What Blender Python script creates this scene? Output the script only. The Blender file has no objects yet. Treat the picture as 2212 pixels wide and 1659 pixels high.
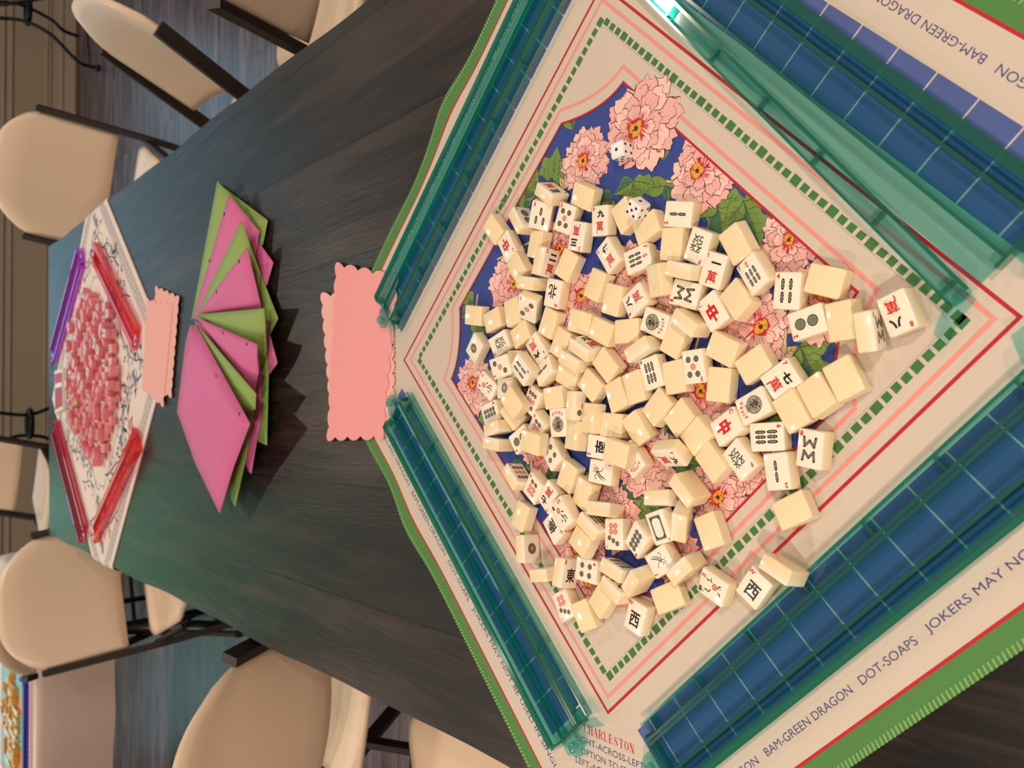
import bpy, bmesh, math, random
from mathutils import Vector, Matrix, Euler
sc = bpy.context.scene
COL = sc.collection
PI = math.pi
R = math.radians
# ---------------------------------------------------------------- camera
TZ = 0.75                                    # table top height
cam_d = bpy.data.cameras.new('camera'); cam = bpy.data.objects.new('camera', cam_d); COL.objects.link(cam)
cam_d.sensor_fit = 'HORIZONTAL'; cam_d.sensor_width = 36.0; cam_d.lens = 1710.15 / 2212 * 36.0
cam_d.clip_start = 0.02; cam_d.clip_end = 60
pitch, roll = 0.7132320, -0.0071707
fw = Vector((0, math.cos(pitch), -math.sin(pitch))); up = Vector((0, math.sin(pitch), math.cos(pitch))); rt = Vector((1, 0, 0))
up2 = up * math.cos(roll) + rt * math.sin(roll); rt2 = rt * math.cos(roll) - up * math.sin(roll)
# the phone was held upright, the picture is stored on its side: image right = world down
cx, cy, cz = -up2, rt2, -fw
cam.matrix_world = Matrix(((cx.x, cy.x, cz.x, -0.03746), (cx.y, cy.y, cz.y, -0.52162), (cx.z, cy.z, cz.z, TZ + 0.56995), (0, 0, 0, 1)))
cam_d.dof.use_dof = True; cam_d.dof.focus_distance = 0.78; cam_d.dof.aperture_fstop = 9.0
sc.camera = cam
# ---------------------------------------------------------------- world, exposure
w = bpy.data.worlds.new('World'); sc.world = w; w.use_nodes = True
w.node_tree.nodes['Background'].inputs[0].default_value = (0.55, 0.7, 1.0, 1); w.node_tree.nodes['Background'].inputs[1].default_value = 0.4
sc.view_settings.view_transform = 'Standard'; sc.view_settings.look = 'None'
sc.view_settings.exposure = -1.42; sc.view_settings.gamma = 1.0; sc.view_settings.use_curve_mapping = False
sc.cycles.use_denoising = True
sc.cycles.transparent_max_bounces = 32; sc.cycles.max_bounces = 10
sc.cycles.sample_clamp_indirect = 6.0
# ---------------------------------------------------------------- materials
def s2l(c):
    return tuple(((x / 12.92) if x <= 0.04045 else ((x + 0.055) / 1.055) ** 2.4) for x in c)
def C8(r, g, b): return s2l((r / 255, g / 255, b / 255))
MATS = {}
def mat(name, col, rough=0.5, spec=0.5, metal=0.0, coat=0.0, emit=None, es=1.0, var=0.0, scale=40, bump=0.0, sub=0.0):
    if name in MATS: return MATS[name]
    m = bpy.data.materials.new(name); m.use_nodes = True; nt = m.node_tree; b = nt.nodes['Principled BSDF']
    b.inputs['Base Color'].default_value = (*col, 1); b.inputs['Roughness'].default_value = rough
    b.inputs['Specular IOR Level'].default_value = spec; b.inputs['Metallic'].default_value = metal
    b.inputs['Coat Weight'].default_value = coat; b.inputs['Coat Roughness'].default_value = 0.08
    if emit: b.inputs['Emission Color'].default_value = (*emit, 1); b.inputs['Emission Strength'].default_value = es
    if sub: b.inputs['Subsurface Weight'].default_value = sub; b.inputs['Subsurface Radius'].default_value = (1, .6, .3); b.inputs['Subsurface Scale'].default_value = 0.004
    if var or bump:
        tc = nt.nodes.new('ShaderNodeTexCoord'); n = nt.nodes.new('ShaderNodeTexNoise'); n.inputs['Scale'].default_value = scale; n.inputs['Detail'].default_value = 4
        nt.links.new(tc.outputs['Object'], n.inputs['Vector'])
        if var:
            mx = nt.nodes.new('ShaderNodeMix'); mx.data_type = 'RGBA'
            mx.inputs[6].default_value = (*[c * (1 - var) for c in col], 1); mx.inputs[7].default_value = (*[min(1, c * (1 + var)) for c in col], 1)
            nt.links.new(n.outputs['Fac'], mx.inputs[0]); nt.links.new(mx.outputs[2], b.inputs['Base Color'])
        if bump:
            bp = nt.nodes.new('ShaderNodeBump'); bp.inputs['Strength'].default_value = bump; bp.inputs['Distance'].default_value = 0.002
            nt.links.new(n.outputs['Fac'], bp.inputs['Height']); nt.links.new(bp.outputs['Normal'], b.inputs['Normal'])
    MATS[name] = m; return m
def clear_mat(name, tint, glossy=0.12, rough=0.06, body=None, bodyw=0.0):
    """thin coloured plastic: light passes tinted, the surface mirrors by Fresnel"""
    if name in MATS: return MATS[name]
    m = bpy.data.materials.new(name); m.use_nodes = True; nt = m.node_tree; nt.nodes.remove(nt.nodes['Principled BSDF'])
    out = nt.nodes['Material Output']
    tr = nt.nodes.new('ShaderNodeBsdfTransparent'); tr.inputs[0].default_value = (*tint, 1)
    gl = nt.nodes.new('ShaderNodeBsdfGlossy'); gl.inputs[0].default_value = (1, 1, 1, 1); gl.inputs['Roughness'].default_value = rough
    fr = nt.nodes.new('ShaderNodeFresnel'); fr.inputs[0].default_value = 1.5
    ge = nt.nodes.new('ShaderNodeNewGeometry'); a0 = nt.nodes.new('ShaderNodeMath'); a0.operation = 'ADD'; a0.inputs[1].default_value = glossy * 0.25; nt.links.new(fr.outputs[0], a0.inputs[0])
    iv = nt.nodes.new('ShaderNodeMath'); iv.operation = 'SUBTRACT'; iv.inputs[0].default_value = 1; nt.links.new(ge.outputs['Backfacing'], iv.inputs[1])
    ad = nt.nodes.new('ShaderNodeMath'); ad.operation = 'MULTIPLY'; nt.links.new(a0.outputs[0], ad.inputs[0]); nt.links.new(iv.outputs[0], ad.inputs[1])   # no mirror on the inner side of a wall
    mx = nt.nodes.new('ShaderNodeMixShader')
    if bodyw:
        df = nt.nodes.new('ShaderNodeBsdfDiffuse'); df.inputs[0].default_value = (*body, 1)
        tl = nt.nodes.new('ShaderNodeBsdfTranslucent'); tl.inputs[0].default_value = (*body, 1)
        m1 = nt.nodes.new('ShaderNodeMixShader'); m1.inputs[0].default_value = 0.5; nt.links.new(df.outputs[0], m1.inputs[1]); nt.links.new(tl.outputs[0], m1.inputs[2])
        m2 = nt.nodes.new('ShaderNodeMixShader'); m2.inputs[0].default_value = bodyw; nt.links.new(tr.outputs[0], m2.inputs[1]); nt.links.new(m1.outputs[0], m2.inputs[2])
        base = m2
    else: base = tr
    nt.links.new(ad.outputs[0], mx.inputs[0]); nt.links.new(base.outputs[0], mx.inputs[1]); nt.links.new(gl.outputs[0], mx.inputs[2]); nt.links.new(mx.outputs[0], out.inputs['Surface'])
    MATS[name] = m; return m
# ---------------------------------------------------------------- object helpers
def finish(name, bm, mats, parent=None, loc=(0, 0, 0), rot=None, smooth=False, auto=None):
    me = bpy.data.meshes.new(name); bm.normal_update(); bm.to_mesh(me); bm.free()
    for m in (mats if isinstance(mats, (list, tuple)) else [mats]): me.materials.append(m)
    if smooth:
        for p in me.polygons: p.use_smooth = True
        if auto is not None:
            try: me.set_sharp_from_angle(angle=R(auto))
            except Exception: pass
    o = bpy.data.objects.new(name, me); COL.objects.link(o)
    o.location = loc
    if rot is not None:
        if isinstance(rot, Matrix): o.rotation_euler = rot.to_euler()
        else: o.rotation_euler = rot
    if parent: o.parent = parent
    return o
def tag(o, label, cat, group=None):
    o['label'] = label; o['category'] = cat
    if group: o['group'] = group
    return o
def thing(name, label, cat, loc=(0, 0, 0), rz=0, group=None):
    o = bpy.data.objects.new(name, None); COL.objects.link(o); o.location = loc; o.rotation_euler = (0, 0, rz); o.empty_display_size = 0.05
    return tag(o, label, cat, group)
def struct(o): o['kind'] = 'structure'; return o
def copy_tree(o, parent=None):
    c = o.copy(); COL.objects.link(c); c.parent = parent
    for ch in list(o.children): copy_tree(ch, c)
    return c
def box(bm, x0, x1, y0, y1, z0, z1, mi=0, bev=0.0, seg=2):
    g = bmesh.ops.create_cube(bm, size=1.0)['verts']
    for v in g: v.co = Vector((x0 + (v.co.x + .5) * (x1 - x0), y0 + (v.co.y + .5) * (y1 - y0), z0 + (v.co.z + .5) * (z1 - z0)))
    fs = {f for v in g for f in v.link_faces}
    for f in fs: f.material_index = mi
    if bev:
        es = {e for v in g for e in v.link_edges}
        r = bmesh.ops.bevel(bm, geom=list(es), offset=bev, segments=seg, profile=0.5, affect='EDGES')
        for f in r['faces']: f.material_index = mi
    return g
def poly(bm, pts, z=None, mi=0):
    vs = [bm.verts.new(Vector((p[0], p[1], z if z is not None else p[2]))) for p in pts]
    try: f = bm.faces.new(vs); f.material_index = mi; return f
    except ValueError: return None
def prism(bm, pts, z0, z1, mi=0):
    a = [bm.verts.new((p[0], p[1], z0)) for p in pts]; b = [bm.verts.new((p[0], p[1], z1)) for p in pts]
    n = len(pts); fs = [bm.faces.new(list(reversed(a))), bm.faces.new(b)]
    for i in range(n): fs.append(bm.faces.new((a[i], a[(i + 1) % n], b[(i + 1) % n], b[i])))
    for f in fs: f.material_index = mi
    return fs
def tube(bm, pts, r, seg=8, mi=0, closed=False):
    pts = [Vector(p) for p in pts]; n = len(pts); rings = []
    for i, p in enumerate(pts):
        a = pts[i - 1] if (i > 0 or closed) else p; b = pts[(i + 1) % n] if (i < n - 1 or closed) else p
        t = (b - a).normalized(); u = t.orthogonal().normalized() if i == 0 else (u - t * u.dot(t)).normalized(); w_ = t.cross(u)
        rr = r[i] if isinstance(r, (list, tuple)) else r
        rings.append([bm.verts.new(p + (u * math.cos(2 * PI * k / seg) + w_ * math.sin(2 * PI * k / seg)) * rr) for k in range(seg)])
    for i in range(n if closed else n - 1):
        A, B = rings[i], rings[(i + 1) % n]
        for k in range(seg):
            f = bm.faces.new((A[k], A[(k + 1) % seg], B[(k + 1) % seg], B[k])); f.material_index = mi; f.smooth = True
    if not closed:
        for ring in (list(reversed(rings[0])), rings[-1]):
            f = bm.faces.new(ring); f.material_index = mi
def bar(bm, a, b, w, h, mi=0, upv=(0, 0, 1)):
    a, b = Vector(a), Vector(b); t = (b - a).normalized(); u = Vector(upv); s = t.cross(u).normalized(); u = s.cross(t)
    q = []
    for p in (a, b):
        q.append([bm.verts.new(p + s * (i * w / 2) + u * (j * h / 2)) for i, j in ((-1, -1), (1, -1), (1, 1), (-1, 1))])
    fs = [bm.faces.new(list(reversed(q[0]))), bm.faces.new(q[1])]
    for k in range(4): fs.append(bm.faces.new((q[0][k], q[0][(k + 1) % 4], q[1][(k + 1) % 4], q[1][k])))
    for f in fs: f.material_index = mi
def sweep_profile(bm, prof, x0, x1, mi=0):
    """closed (y, z) outline extruded along x"""
    a = [bm.verts.new((x0, p[0], p[1])) for p in prof]; b = [bm.verts.new((x1, p[0], p[1])) for p in prof]
    n = len(prof); fs = [bm.faces.new(a), bm.faces.new(list(reversed(b)))]
    for i in range(n): fs.append(bm.faces.new((a[(i + 1) % n], a[i], b[i], b[(i + 1) % n])))
    for f in fs: f.material_index = mi
# flat artwork helpers (2-D polygons)
def stroke_poly(pts, wd, cap=True):
    """outline of a polyline of width wd (list or number)"""
    n = len(pts); L, Rr = [], []
    for i, p in enumerate(pts):
        a = pts[max(0, i - 1)]; b = pts[min(n - 1, i + 1)]
        dx, dy = b[0] - a[0], b[1] - a[1]; l = math.hypot(dx, dy) or 1e-9; nx, ny = -dy / l, dx / l
        h = (wd[i] if isinstance(wd, (list, tuple)) else wd) / 2
        L.append((p[0] + nx * h, p[1] + ny * h)); Rr.append((p[0] - nx * h, p[1] - ny * h))
    return L + Rr[::-1]
def capsule(x0, y0, x1, y1, wd, n=5):
    a = math.atan2(y1 - y0, x1 - x0); r = wd / 2; out = []
    for k in range(n + 1):
        t = a + PI / 2 + PI * k / n; out.append((x0 + r * math.cos(t), y0 + r * math.sin(t)))
    for k in range(n + 1):
        t = a - PI / 2 + PI * k / n; out.append((x1 + r * math.cos(t), y1 + r * math.sin(t)))
    return out
def circ(cx_, cy_, r, n=20): return [(cx_ + r * math.cos(2 * PI * k / n), cy_ + r * math.sin(2 * PI * k / n)) for k in range(n)]
# lettering: outlines taken from the program's built-in font, cached as 2-D triangles
_TX = {}
def texts(keys):
    objs = []
    for k in keys:
        if k in _TX: continue
        s, bold = k
        cu = bpy.data.curves.new('t', 'FONT'); cu.body = s; cu.size = 1.0; cu.resolution_u = 3; cu.offset = bold; cu.fill_mode = 'FRONT'
        o = bpy.data.objects.new('t', cu); COL.objects.link(o); objs.append((k, o, cu))
    if not objs: return
    bpy.context.view_layer.update(); dg = bpy.context.evaluated_depsgraph_get()
    for k, o, cu in objs:
        ev = o.evaluated_get(dg); me = ev.to_mesh()
        vs = [(v.co.x, v.co.y) for v in me.vertices]; fs = [tuple(p.vertices) for p in me.polygons]
        if vs:
            x0 = min(v[0] for v in vs); x1 = max(v[0] for v in vs); y0 = min(v[1] for v in vs); y1 = max(v[1] for v in vs)
        else: x0 = x1 = y0 = y1 = 0
        _TX[k] = (vs, fs, (x0, x1, y0, y1)); ev.to_mesh_clear()
    for k, o, cu in objs: bpy.data.objects.remove(o); bpy.data.curves.remove(cu)
def put_text(bm, s, bold, cx_, cy_, w_, h_, z, mi, ang=0.0, fn=None):
    """string fitted into a w x h box centred on (cx, cy); w or h None keeps the aspect"""
    texts([(s, bold)]); vs, fs, (x0, x1, y0, y1) = _TX[(s, bold)]
    if x1 <= x0: return
    sy = h_ / (y1 - y0) if h_ else w_ / (x1 - x0); sx = w_ / (x1 - x0) if w_ else sy
    ca, sa = math.cos(ang), math.sin(ang); new = []
    for x, y in vs:
        X = (x - (x0 + x1) / 2) * sx; Y = (y - (y0 + y1) / 2) * sy
        p = (cx_ + X * ca - Y * sa, cy_ + X * sa + Y * ca, z); new.append(bm.verts.new(fn(p) if fn else p))
    for f in fs:
        try: ff = bm.faces.new([new[i] for i in f]); ff.material_index = mi
        except ValueError: pass
def up_normals(bm):
    for f in bm.faces:
        if f.normal.z < 0: f.normal_flip()
# inverse projection of the calibrated view, used only to read positions off the photograph: pixel + height above the table -> place
def U(u, v, z=0.0):
    d = -up2 * ((u - 1106) / 1710.15) - rt2 * ((v - 829.5) / 1710.15) + fw
    p = Vector((-0.03746, -0.52162, 0.56995)); t = (z - p.z) / d.z; q = p + d * t
    return Vector((q.x, q.y, TZ + z))
# ---------------------------------------------------------------- room
def nodes_mat(name):
    m = bpy.data.materials.new(name); m.use_nodes = True; return m, m.node_tree, m.node_tree.nodes['Principled BSDF']
def plank_mat(name, c1, c2, c3, angle, plank_w, rough, stretch=18.0, seam=0.004, coat=0.0, bump=0.4, fine=60.0, spec=.5, plen=40.0, wear=0.0):
    """boards running along x after turning by angle"""
    m, nt, b = nodes_mat(name); N = nt.nodes.new; L = nt.links.new
    tc = N('ShaderNodeTexCoord'); mp = N('ShaderNodeMapping'); mp.inputs['Rotation'].default_value = (0, 0, -angle); L(tc.outputs['Object'], mp.inputs['Vector'])
    st = N('ShaderNodeMapping'); st.inputs['Scale'].default_value = (1, stretch, 1); L(mp.outputs[0], st.inputs['Vector'])
    br = N('ShaderNodeTexBrick'); br.inputs['Scale'].default_value = 1; br.inputs['Brick Width'].default_value = plen; br.inputs['Row Height'].default_value = plank_w
    br.inputs['Mortar Size'].default_value = seam; br.inputs['Mortar Smooth'].default_value = 0.3; br.offset = 0.37
    br.inputs['Color1'].default_value = (0.25, 0.25, 0.25, 1); br.inputs['Color2'].default_value = (0.75, 0.75, 0.75, 1); L(mp.outputs[0], br.inputs['Vector'])
    # shift the grain from board to board
    n1 = N('ShaderNodeTexNoise'); n1.noise_dimensions = '4D'; n1.inputs['Scale'].default_value = 2.2; n1.inputs['Detail'].default_value = 8; n1.inputs['Roughness'].default_value = .62; n1.inputs['Distortion'].default_value = .9
    L(st.outputs[0], n1.inputs['Vector'])
    sp = N('ShaderNodeSeparateColor'); L(br.outputs['Color'], sp.inputs[0]); mu = N('ShaderNodeMath'); mu.operation = 'MULTIPLY'; mu.inputs[1].default_value = 7; L(sp.outputs[0], mu.inputs[0]); L(mu.outputs[0], n1.inputs['W'])
    n2 = N('ShaderNodeTexNoise'); n2.inputs['Scale'].default_value = fine / 6; n2.inputs['Detail'].default_value = 6; n2.inputs['Roughness'].default_value = .7; L(st.outputs[0], n2.inputs['Vector'])
    ad = N('ShaderNodeMath'); ad.operation = 'MULTIPLY_ADD'; ad.inputs[1].default_value = .35; L(n2.outputs['Fac'], ad.inputs[0]); L(n1.outputs['Fac'], ad.inputs[2])
    cr = N('ShaderNodeValToRGB'); e = cr.color_ramp.elements; e[0].position = .46; e[0].color = (*c1, 1); e[1].position = .84; e[1].color = (*c3, 1); k = e.new(.64); k.color = (*c2, 1)
    L(ad.outputs[0], cr.inputs[0])
    mx = N('ShaderNodeMix'); mx.data_type = 'RGBA'; mx.blend_type = 'MULTIPLY'; mx.inputs[0].default_value = .5; L(cr.outputs[0], mx.inputs[6]); L(br.outputs['Color'], mx.inputs[7])
    dk = N('ShaderNodeMix'); dk.data_type = 'RGBA'; L(br.outputs['Fac'], dk.inputs[0]); L(mx.outputs[2], dk.inputs[6]); dk.inputs[7].default_value = (*[c * .25 for c in c1], 1)
    last = dk.outputs[2]
    if wear:
        n3 = N('ShaderNodeTexNoise'); n3.inputs['Scale'].default_value = 9; n3.inputs['Detail'].default_value = 9; n3.inputs['Roughness'].default_value = .75; L(mp.outputs[0], n3.inputs['Vector'])
        r3 = N('ShaderNodeValToRGB'); r3.color_ramp.elements[0].position = .72; r3.color_ramp.elements[1].position = .80; L(n3.outputs['Fac'], r3.inputs[0])
        w3 = N('ShaderNodeMath'); w3.operation = 'MULTIPLY'; w3.inputs[1].default_value = wear; L(r3.outputs[0], w3.inputs[0])
        m3 = N('ShaderNodeMix'); m3.data_type = 'RGBA'; L(w3.outputs[0], m3.inputs[0]); L(last, m3.inputs[6]); m3.inputs[7].default_value = (.16, .09, .05, 1); last = m3.outputs[2]
    L(last, b.inputs['Base Color'])
    b.inputs['Roughness'].default_value = rough; b.inputs['Coat Weight'].default_value = coat; b.inputs['Coat Roughness'].default_value = .25; b.inputs['Specular IOR Level'].default_value = spec
    sb = N('ShaderNodeMath'); sb.operation = 'SUBTRACT'; L(ad.outputs[0], sb.inputs[0]); L(br.outputs['Fac'], sb.inputs[1])
    bp = N('ShaderNodeBump'); bp.inputs['Strength'].default_value = bump; bp.inputs['Distance'].default_value = .002; L(sb.outputs[0], bp.inputs['Height']); L(bp.outputs[0], b.inputs['Normal'])
    return m
M_floor = plank_mat('floor_laminate', C8(50, 38, 44), C8(90, 77, 86), C8(134, 122, 136), 0.0, .19, .33, stretch=9, seam=.002, bump=.08, plen=1.3, fine=40)
M_table = plank_mat('dark_stained_wood', C8(8, 7, 7), C8(23, 18, 17), C8(66, 52, 44), PI / 2 + .0402, .165, .34, stretch=9, seam=.0010, bump=1.0, fine=110, plen=60, wear=.45, spec=.38)
M_wall = mat('wall_paint', C8(176, 158, 138), .6, var=.03, scale=3)
M_ceil = mat('ceiling_paint', C8(226, 216, 202), .8)
M_base = mat('brown_baseboard', C8(96, 66, 54), .45)
M_trim = mat('trim_paint', C8(186, 168, 148), .5)
YW, XL, XR, YB, HC = 5.75, -4.2, 3.6, -2.6, 2.7
bm = bmesh.new(); box(bm, XL - .1, XR + .1, YB - .1, YW + .1, -.1, 0); struct(finish('floor', bm, M_floor))
bm = bmesh.new(); box(bm, XL - .1, XR + .1, YB - .1, YW + .1, HC, HC + .1); struct(finish('ceiling', bm, M_ceil))
WX0, WX1, WZ0, WZ1 = -2.9, 2.7, .62, 2.25           # window band in the far wall
bm = bmesh.new()
box(bm, XL, XR, YW, YW + .12, 0, WZ0); box(bm, XL, XR, YW, YW + .12, WZ1, HC)
box(bm, XL, WX0, YW, YW + .12, WZ0, WZ1); box(bm, WX1, XR, YW, YW + .12, WZ0, WZ1); box(bm, -.55, -.15, YW, YW + .12, WZ0, WZ1)
struct(finish('wall_back', bm, M_wall))
bm = bmesh.new(); box(bm, XL - .1, XL, YB, YW + .1, 0, HC); struct(finish('wall_left', bm, M_ceil))
bm = bmesh.new(); box(bm, XR, XR + .1, YB, YW + .1, 0, HC); struct(finish('wall_right', bm, M_ceil))
bm = bmesh.new(); box(bm, XL, XR, YB - .1, YB, 0, HC); struct(finish('wall_front', bm, mat('front_wall_paint', C8(220, 205, 188), .8)))
bm = bmesh.new(); box(bm, XL, XR, YW - .10, YW, 0, .006); struct(finish('trim_1', bm, M_base))
bm = bmesh.new(); box(bm, XL, XR, YW - .018, YW, 0.006, .085); box(bm, XL, XR, YW - .026, YW, .085, .1); struct(finish('baseboard_back', bm, M_trim))
bm = bmesh.new()
for z in (.155, .175): box(bm, XL, XR, YW - .008, YW, z, z + .009)
box(bm, XL, XR, YW - .012, YW, .385, .40); box(bm, XL, XR, YW - .012, YW, .43, .44)
box(bm, XL, XR, YW - .04, YW, WZ0 - .06, WZ0 - .02)
struct(finish('trim_2', bm, M_trim))
def daylight(name, col, es):
    m = bpy.data.materials.new(name); m.use_nodes = True; nt = m.node_tree; nt.nodes.remove(nt.nodes['Principled BSDF'])
    e = nt.nodes.new('ShaderNodeEmission'); e.inputs[1].default_value = es
    tc = nt.nodes.new('ShaderNodeTexCoord'); n = nt.nodes.new('ShaderNodeTexNoise'); n.inputs['Scale'].default_value = 1.6; n.inputs['Detail'].default_value = 3; nt.links.new(tc.outputs['Object'], n.inputs['Vector'])
    mx = nt.nodes.new('ShaderNodeMix'); mx.data_type = 'RGBA'; mx.inputs[6].default_value = (*[c * .6 for c in col], 1); mx.inputs[7].default_value = (*[c * 1.4 for c in col], 1)
    nt.links.new(n.outputs['Fac'], mx.inputs[0]); nt.links.new(mx.outputs[2], e.inputs[0]); nt.links.new(e.outputs[0], nt.nodes['Material Output'].inputs[0]); return m
D_glow = daylight('blue_glow_outside', (.42, .52, .80), 4.0); D_blue = daylight('sky_outside', (.36, .66, .84), 4.6); D_green = daylight('hedge_outside', (.24, .64, .40), 6.0)
bm = bmesh.new(); poly(bm, [(WX0 - .3, YW + .6, .3), (-.35, YW + .6, .3), (-.35, YW + .6, 1.3), (WX0 - .3, YW + .6, 1.3)]); struct(finish('backdrop_blue_glow', bm, D_glow))  # glowing card added low outside, to turn the floor's reflection blue
bm = bmesh.new(); poly(bm, [(WX0 - .3, YW + .6, 1.3), (-.35, YW + .6, 1.3), (-.35, YW + .6, 2.6), (WX0 - .3, YW + .6, 2.6)]); struct(finish('backdrop_hedge', bm, D_green))
bm = bmesh.new(); poly(bm, [(-.35, YW + .6, .3), (WX1 + .3, YW + .6, .3), (WX1 + .3, YW + .6, 2.6), (-.35, YW + .6, 2.6)]); struct(finish('backdrop_sky', bm, D_blue))
M_pane = clear_mat('window_glass', (.97, .98, .98), .0, .02); M_white = mat('white_frame', C8(222, 214, 204), .45)
for i, (a, b_) in enumerate(((WX0, -.55), (-.15, WX1))):
    wd = bpy.data.objects.new('window_%d' % (i + 1), None); COL.objects.link(wd); struct(wd); wd.location = ((a + b_) / 2, YW + .05, WZ0)
    bm = bmesh.new(); h = WZ1 - WZ0; W2 = (b_ - a) / 2
    for x in (-W2, -W2 / 3, W2 / 3, W2): box(bm, x - .03, x + .03, -.03, .03, 0, h)
    for z in (0, h): box(bm, -W2, W2, -.03, .03, z - .03, z + .03)
    o = finish('window_frame', bm, M_white, wd)
    bm = bmesh.new(); box(bm, -W2, W2, -.004, .004, 0, h); finish('window_pane', bm, M_pane, wd)
# recessed ceiling lights, some of them added as fill
def ceiling_light(x, y, power, col=(1.0, .855, .71), rad=.075):
    t = thing('ceiling_light', 'round recessed warm ceiling light out of the picture above, some added as fill', 'ceiling light', (x, y, HC), group='recessed ceiling lights above the tables')
    bm = bmesh.new(); n = 24
    for k in range(n):
        a, b = 2 * PI * k / n, 2 * PI * (k + 1) / n
        q = [(math.cos(t_) * r_, math.sin(t_) * r_) for t_, r_ in ((a, rad + .02), (b, rad + .02), (b, rad), (a, rad))]
        poly(bm, q, -.008); poly(bm, [(q[0][0], q[0][1], -.008), (q[0][0], q[0][1], 0), (q[1][0], q[1][1], 0), (q[1][0], q[1][1], -.008)])
    finish('trim_ring', bm, M_white, t)
    ld = bpy.data.lights.new('lamp', 'AREA'); ld.shape = 'DISK'; ld.size = rad * 2; ld.energy = power; ld.color = col; ld.spread = R(150)
    lo = bpy.data.objects.new('lamp', ld); COL.objects.link(lo); lo.parent = t; lo.location = (0, 0, -.004)
    return t
for x, y, p_ in ((-1.35, 1.7, 30), (1.45, 1.5, 30), (-.1, -.2, 9), (.1, 3.4, 50), (-2.1, -.2, 60), (2.5, .2, 36), (-2.3, 3.9, 44), (2.3, 4.0, 34), (-1.3, -1.5, 92), (1.2, -1.5, 76)):  # those left of and behind the viewer are fill, added to brighten chair backs
    ceiling_light(x, y, p_)
# ---------------------------------------------------------------- table
def table_edge(y, side):   # slightly hand-cut long edges
    w_ = .0025 * math.sin(y * 7.3 + side) + .0016 * math.sin(y * 17 + 2 * side)
    return (.5221 if side > 0 else -.4560) - .0402 * y + w_
YF, YN = 2.565, -1.05
T = thing('dining_table', 'long dark brown stained wooden table with rough planks and both game mats on it', 'table', (0, 0, 0))
bm = bmesh.new(); ys = [YN + (YF - YN) * k / 60 for k in range(61)]
out = [(table_edge(y, 1), y + .012 * (1 if y > 2 else 0)) for y in ys] + [(table_edge(y, -1), y - (.03 if y > 2.55 else 0)) for y in reversed(ys)]
prism(bm, out, TZ - .045, TZ - .0024)
es = [e for e in bm.edges if all(abs(v.co.z - TZ + .0024) < 1e-5 for v in e.verts)]
bmesh.ops.bevel(bm, geom=es, offset=.004, segments=2, affect='EDGES')
finish('tabletop', bm, M_table, T)
bm = bmesh.new(); box(bm, -.40, .36, 2.25, 2.29, .6, TZ - .046); box(bm, -.34, .42, -.75, -.71, .6, TZ - .046)
for s, x in ((-1, -.40), (1, .40)): bar(bm, (x + .03, -.75, .652), (x - .09 + .03, 2.29, .652), .03, .1)
finish('apron', bm, M_table, T)
for x, y in ((-.44, 2.2), (.33, 2.2), (-.32, -.7), (.42, -.7)):
    bm = bmesh.new(); box(bm, x - .045, x + .045, y - .045, y + .045, 0, TZ - .046, bev=.006); finish('leg', bm, M_table, T)
# ---------------------------------------------------------------- near mat (local frame a, b: the mat's own sides)
MT = .0020                                         # thickness
TH = .0205461 - PI / 4
E1 = (math.cos(TH), math.sin(TH)); E2 = (-E1[1], E1[0])
def drape(x, y, z):
    """world point lying on the table, hanging over the long edges where it reaches past them"""
    for s in (1, -1):
        xe = table_edge(min(y, YF), s); d = (x - xe) * s + .004
        if d > 0:
            r = .02; a = min(d / r, 1.25)
            nx = xe - .004 * s + s * (r * math.sin(a)); nz = z - r * (1 - math.cos(a))
            if d > 1.25 * r: nx += s * (d - 1.25 * r) * math.cos(1.25); nz -= (d - 1.25 * r) * math.sin(1.25)
            return Vector((nx, y, nz))
    return Vector((x, y, z))
def grid_sheet(bm, a0, a1, b0, b1, z, mi, step=.02, fn=None):
    na = max(1, int(math.ceil((a1 - a0) / step))); nb = max(1, int(math.ceil((b1 - b0) / step)))
    V = [[bm.verts.new(fn((a0 + (a1 - a0) * i / na, b0 + (b1 - b0) * j / nb, z))) for j in range(nb + 1)] for i in range(na + 1)]
    for i in range(na):
        for j in range(nb):
            f = bm.faces.new((V[i][j], V[i + 1][j], V[i + 1][j + 1], V[i][j + 1])); f.material_index = mi
    return V
def mat_slab(bm, half, fn, t, mi_side, mi_top, n=40, wob=None):
    """thin square sheet with thickness"""
    rows = []
    for zz in (0, t):
        V = [[bm.verts.new(fn((-half + 2 * half * i / n, -half + 2 * half * j / n, zz))) for j in range(n + 1)] for i in range(n + 1)]
        rows.append(V)
    for k, V in enumerate(rows):
        for i in range(n):
            for j in range(n):
                q = (V[i][j], V[i + 1][j], V[i + 1][j + 1], V[i][j + 1]); f = bm.faces.new(q if k else q[::-1]); f.material_index = mi_top if k else mi_side
    A, B = rows
    for i in range(n):
        for f_ in ((A[i][0], A[i + 1][0], B[i + 1][0], B[i][0]), (A[i + 1][n], A[i][n], B[i][n], B[i + 1][n]), (A[0][i + 1], A[0][i], B[0][i], B[0][i + 1]), (A[n][i], A[n][i + 1], B[n][i + 1], B[n][i])):
            f = bm.faces.new(f_); f.material_index = mi_side
A_cream = mat('printed_cream', C8(210, 194, 180), .62, var=.025, scale=260, bump=.12)
A_green = mat('printed_green', C8(76, 130, 64), .6)
A_green2 = mat('green_stitching', C8(126, 176, 100), .6)
A_red = mat('printed_red', C8(186, 24, 40), .6)
A_pink = mat('printed_pink', C8(232, 150, 140), .6)
A_dash = mat('printed_dash_green', C8(62, 118, 58), .6)
A_blue = mat('printed_blue', C8(46, 66, 148), .6, var=.16, scale=22)
A_strip = mat('printed_slate_blue', C8(80, 96, 160), .6, var=.12, scale=30)
A_ink = mat('printed_navy', C8(48, 60, 118), .6)
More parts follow.
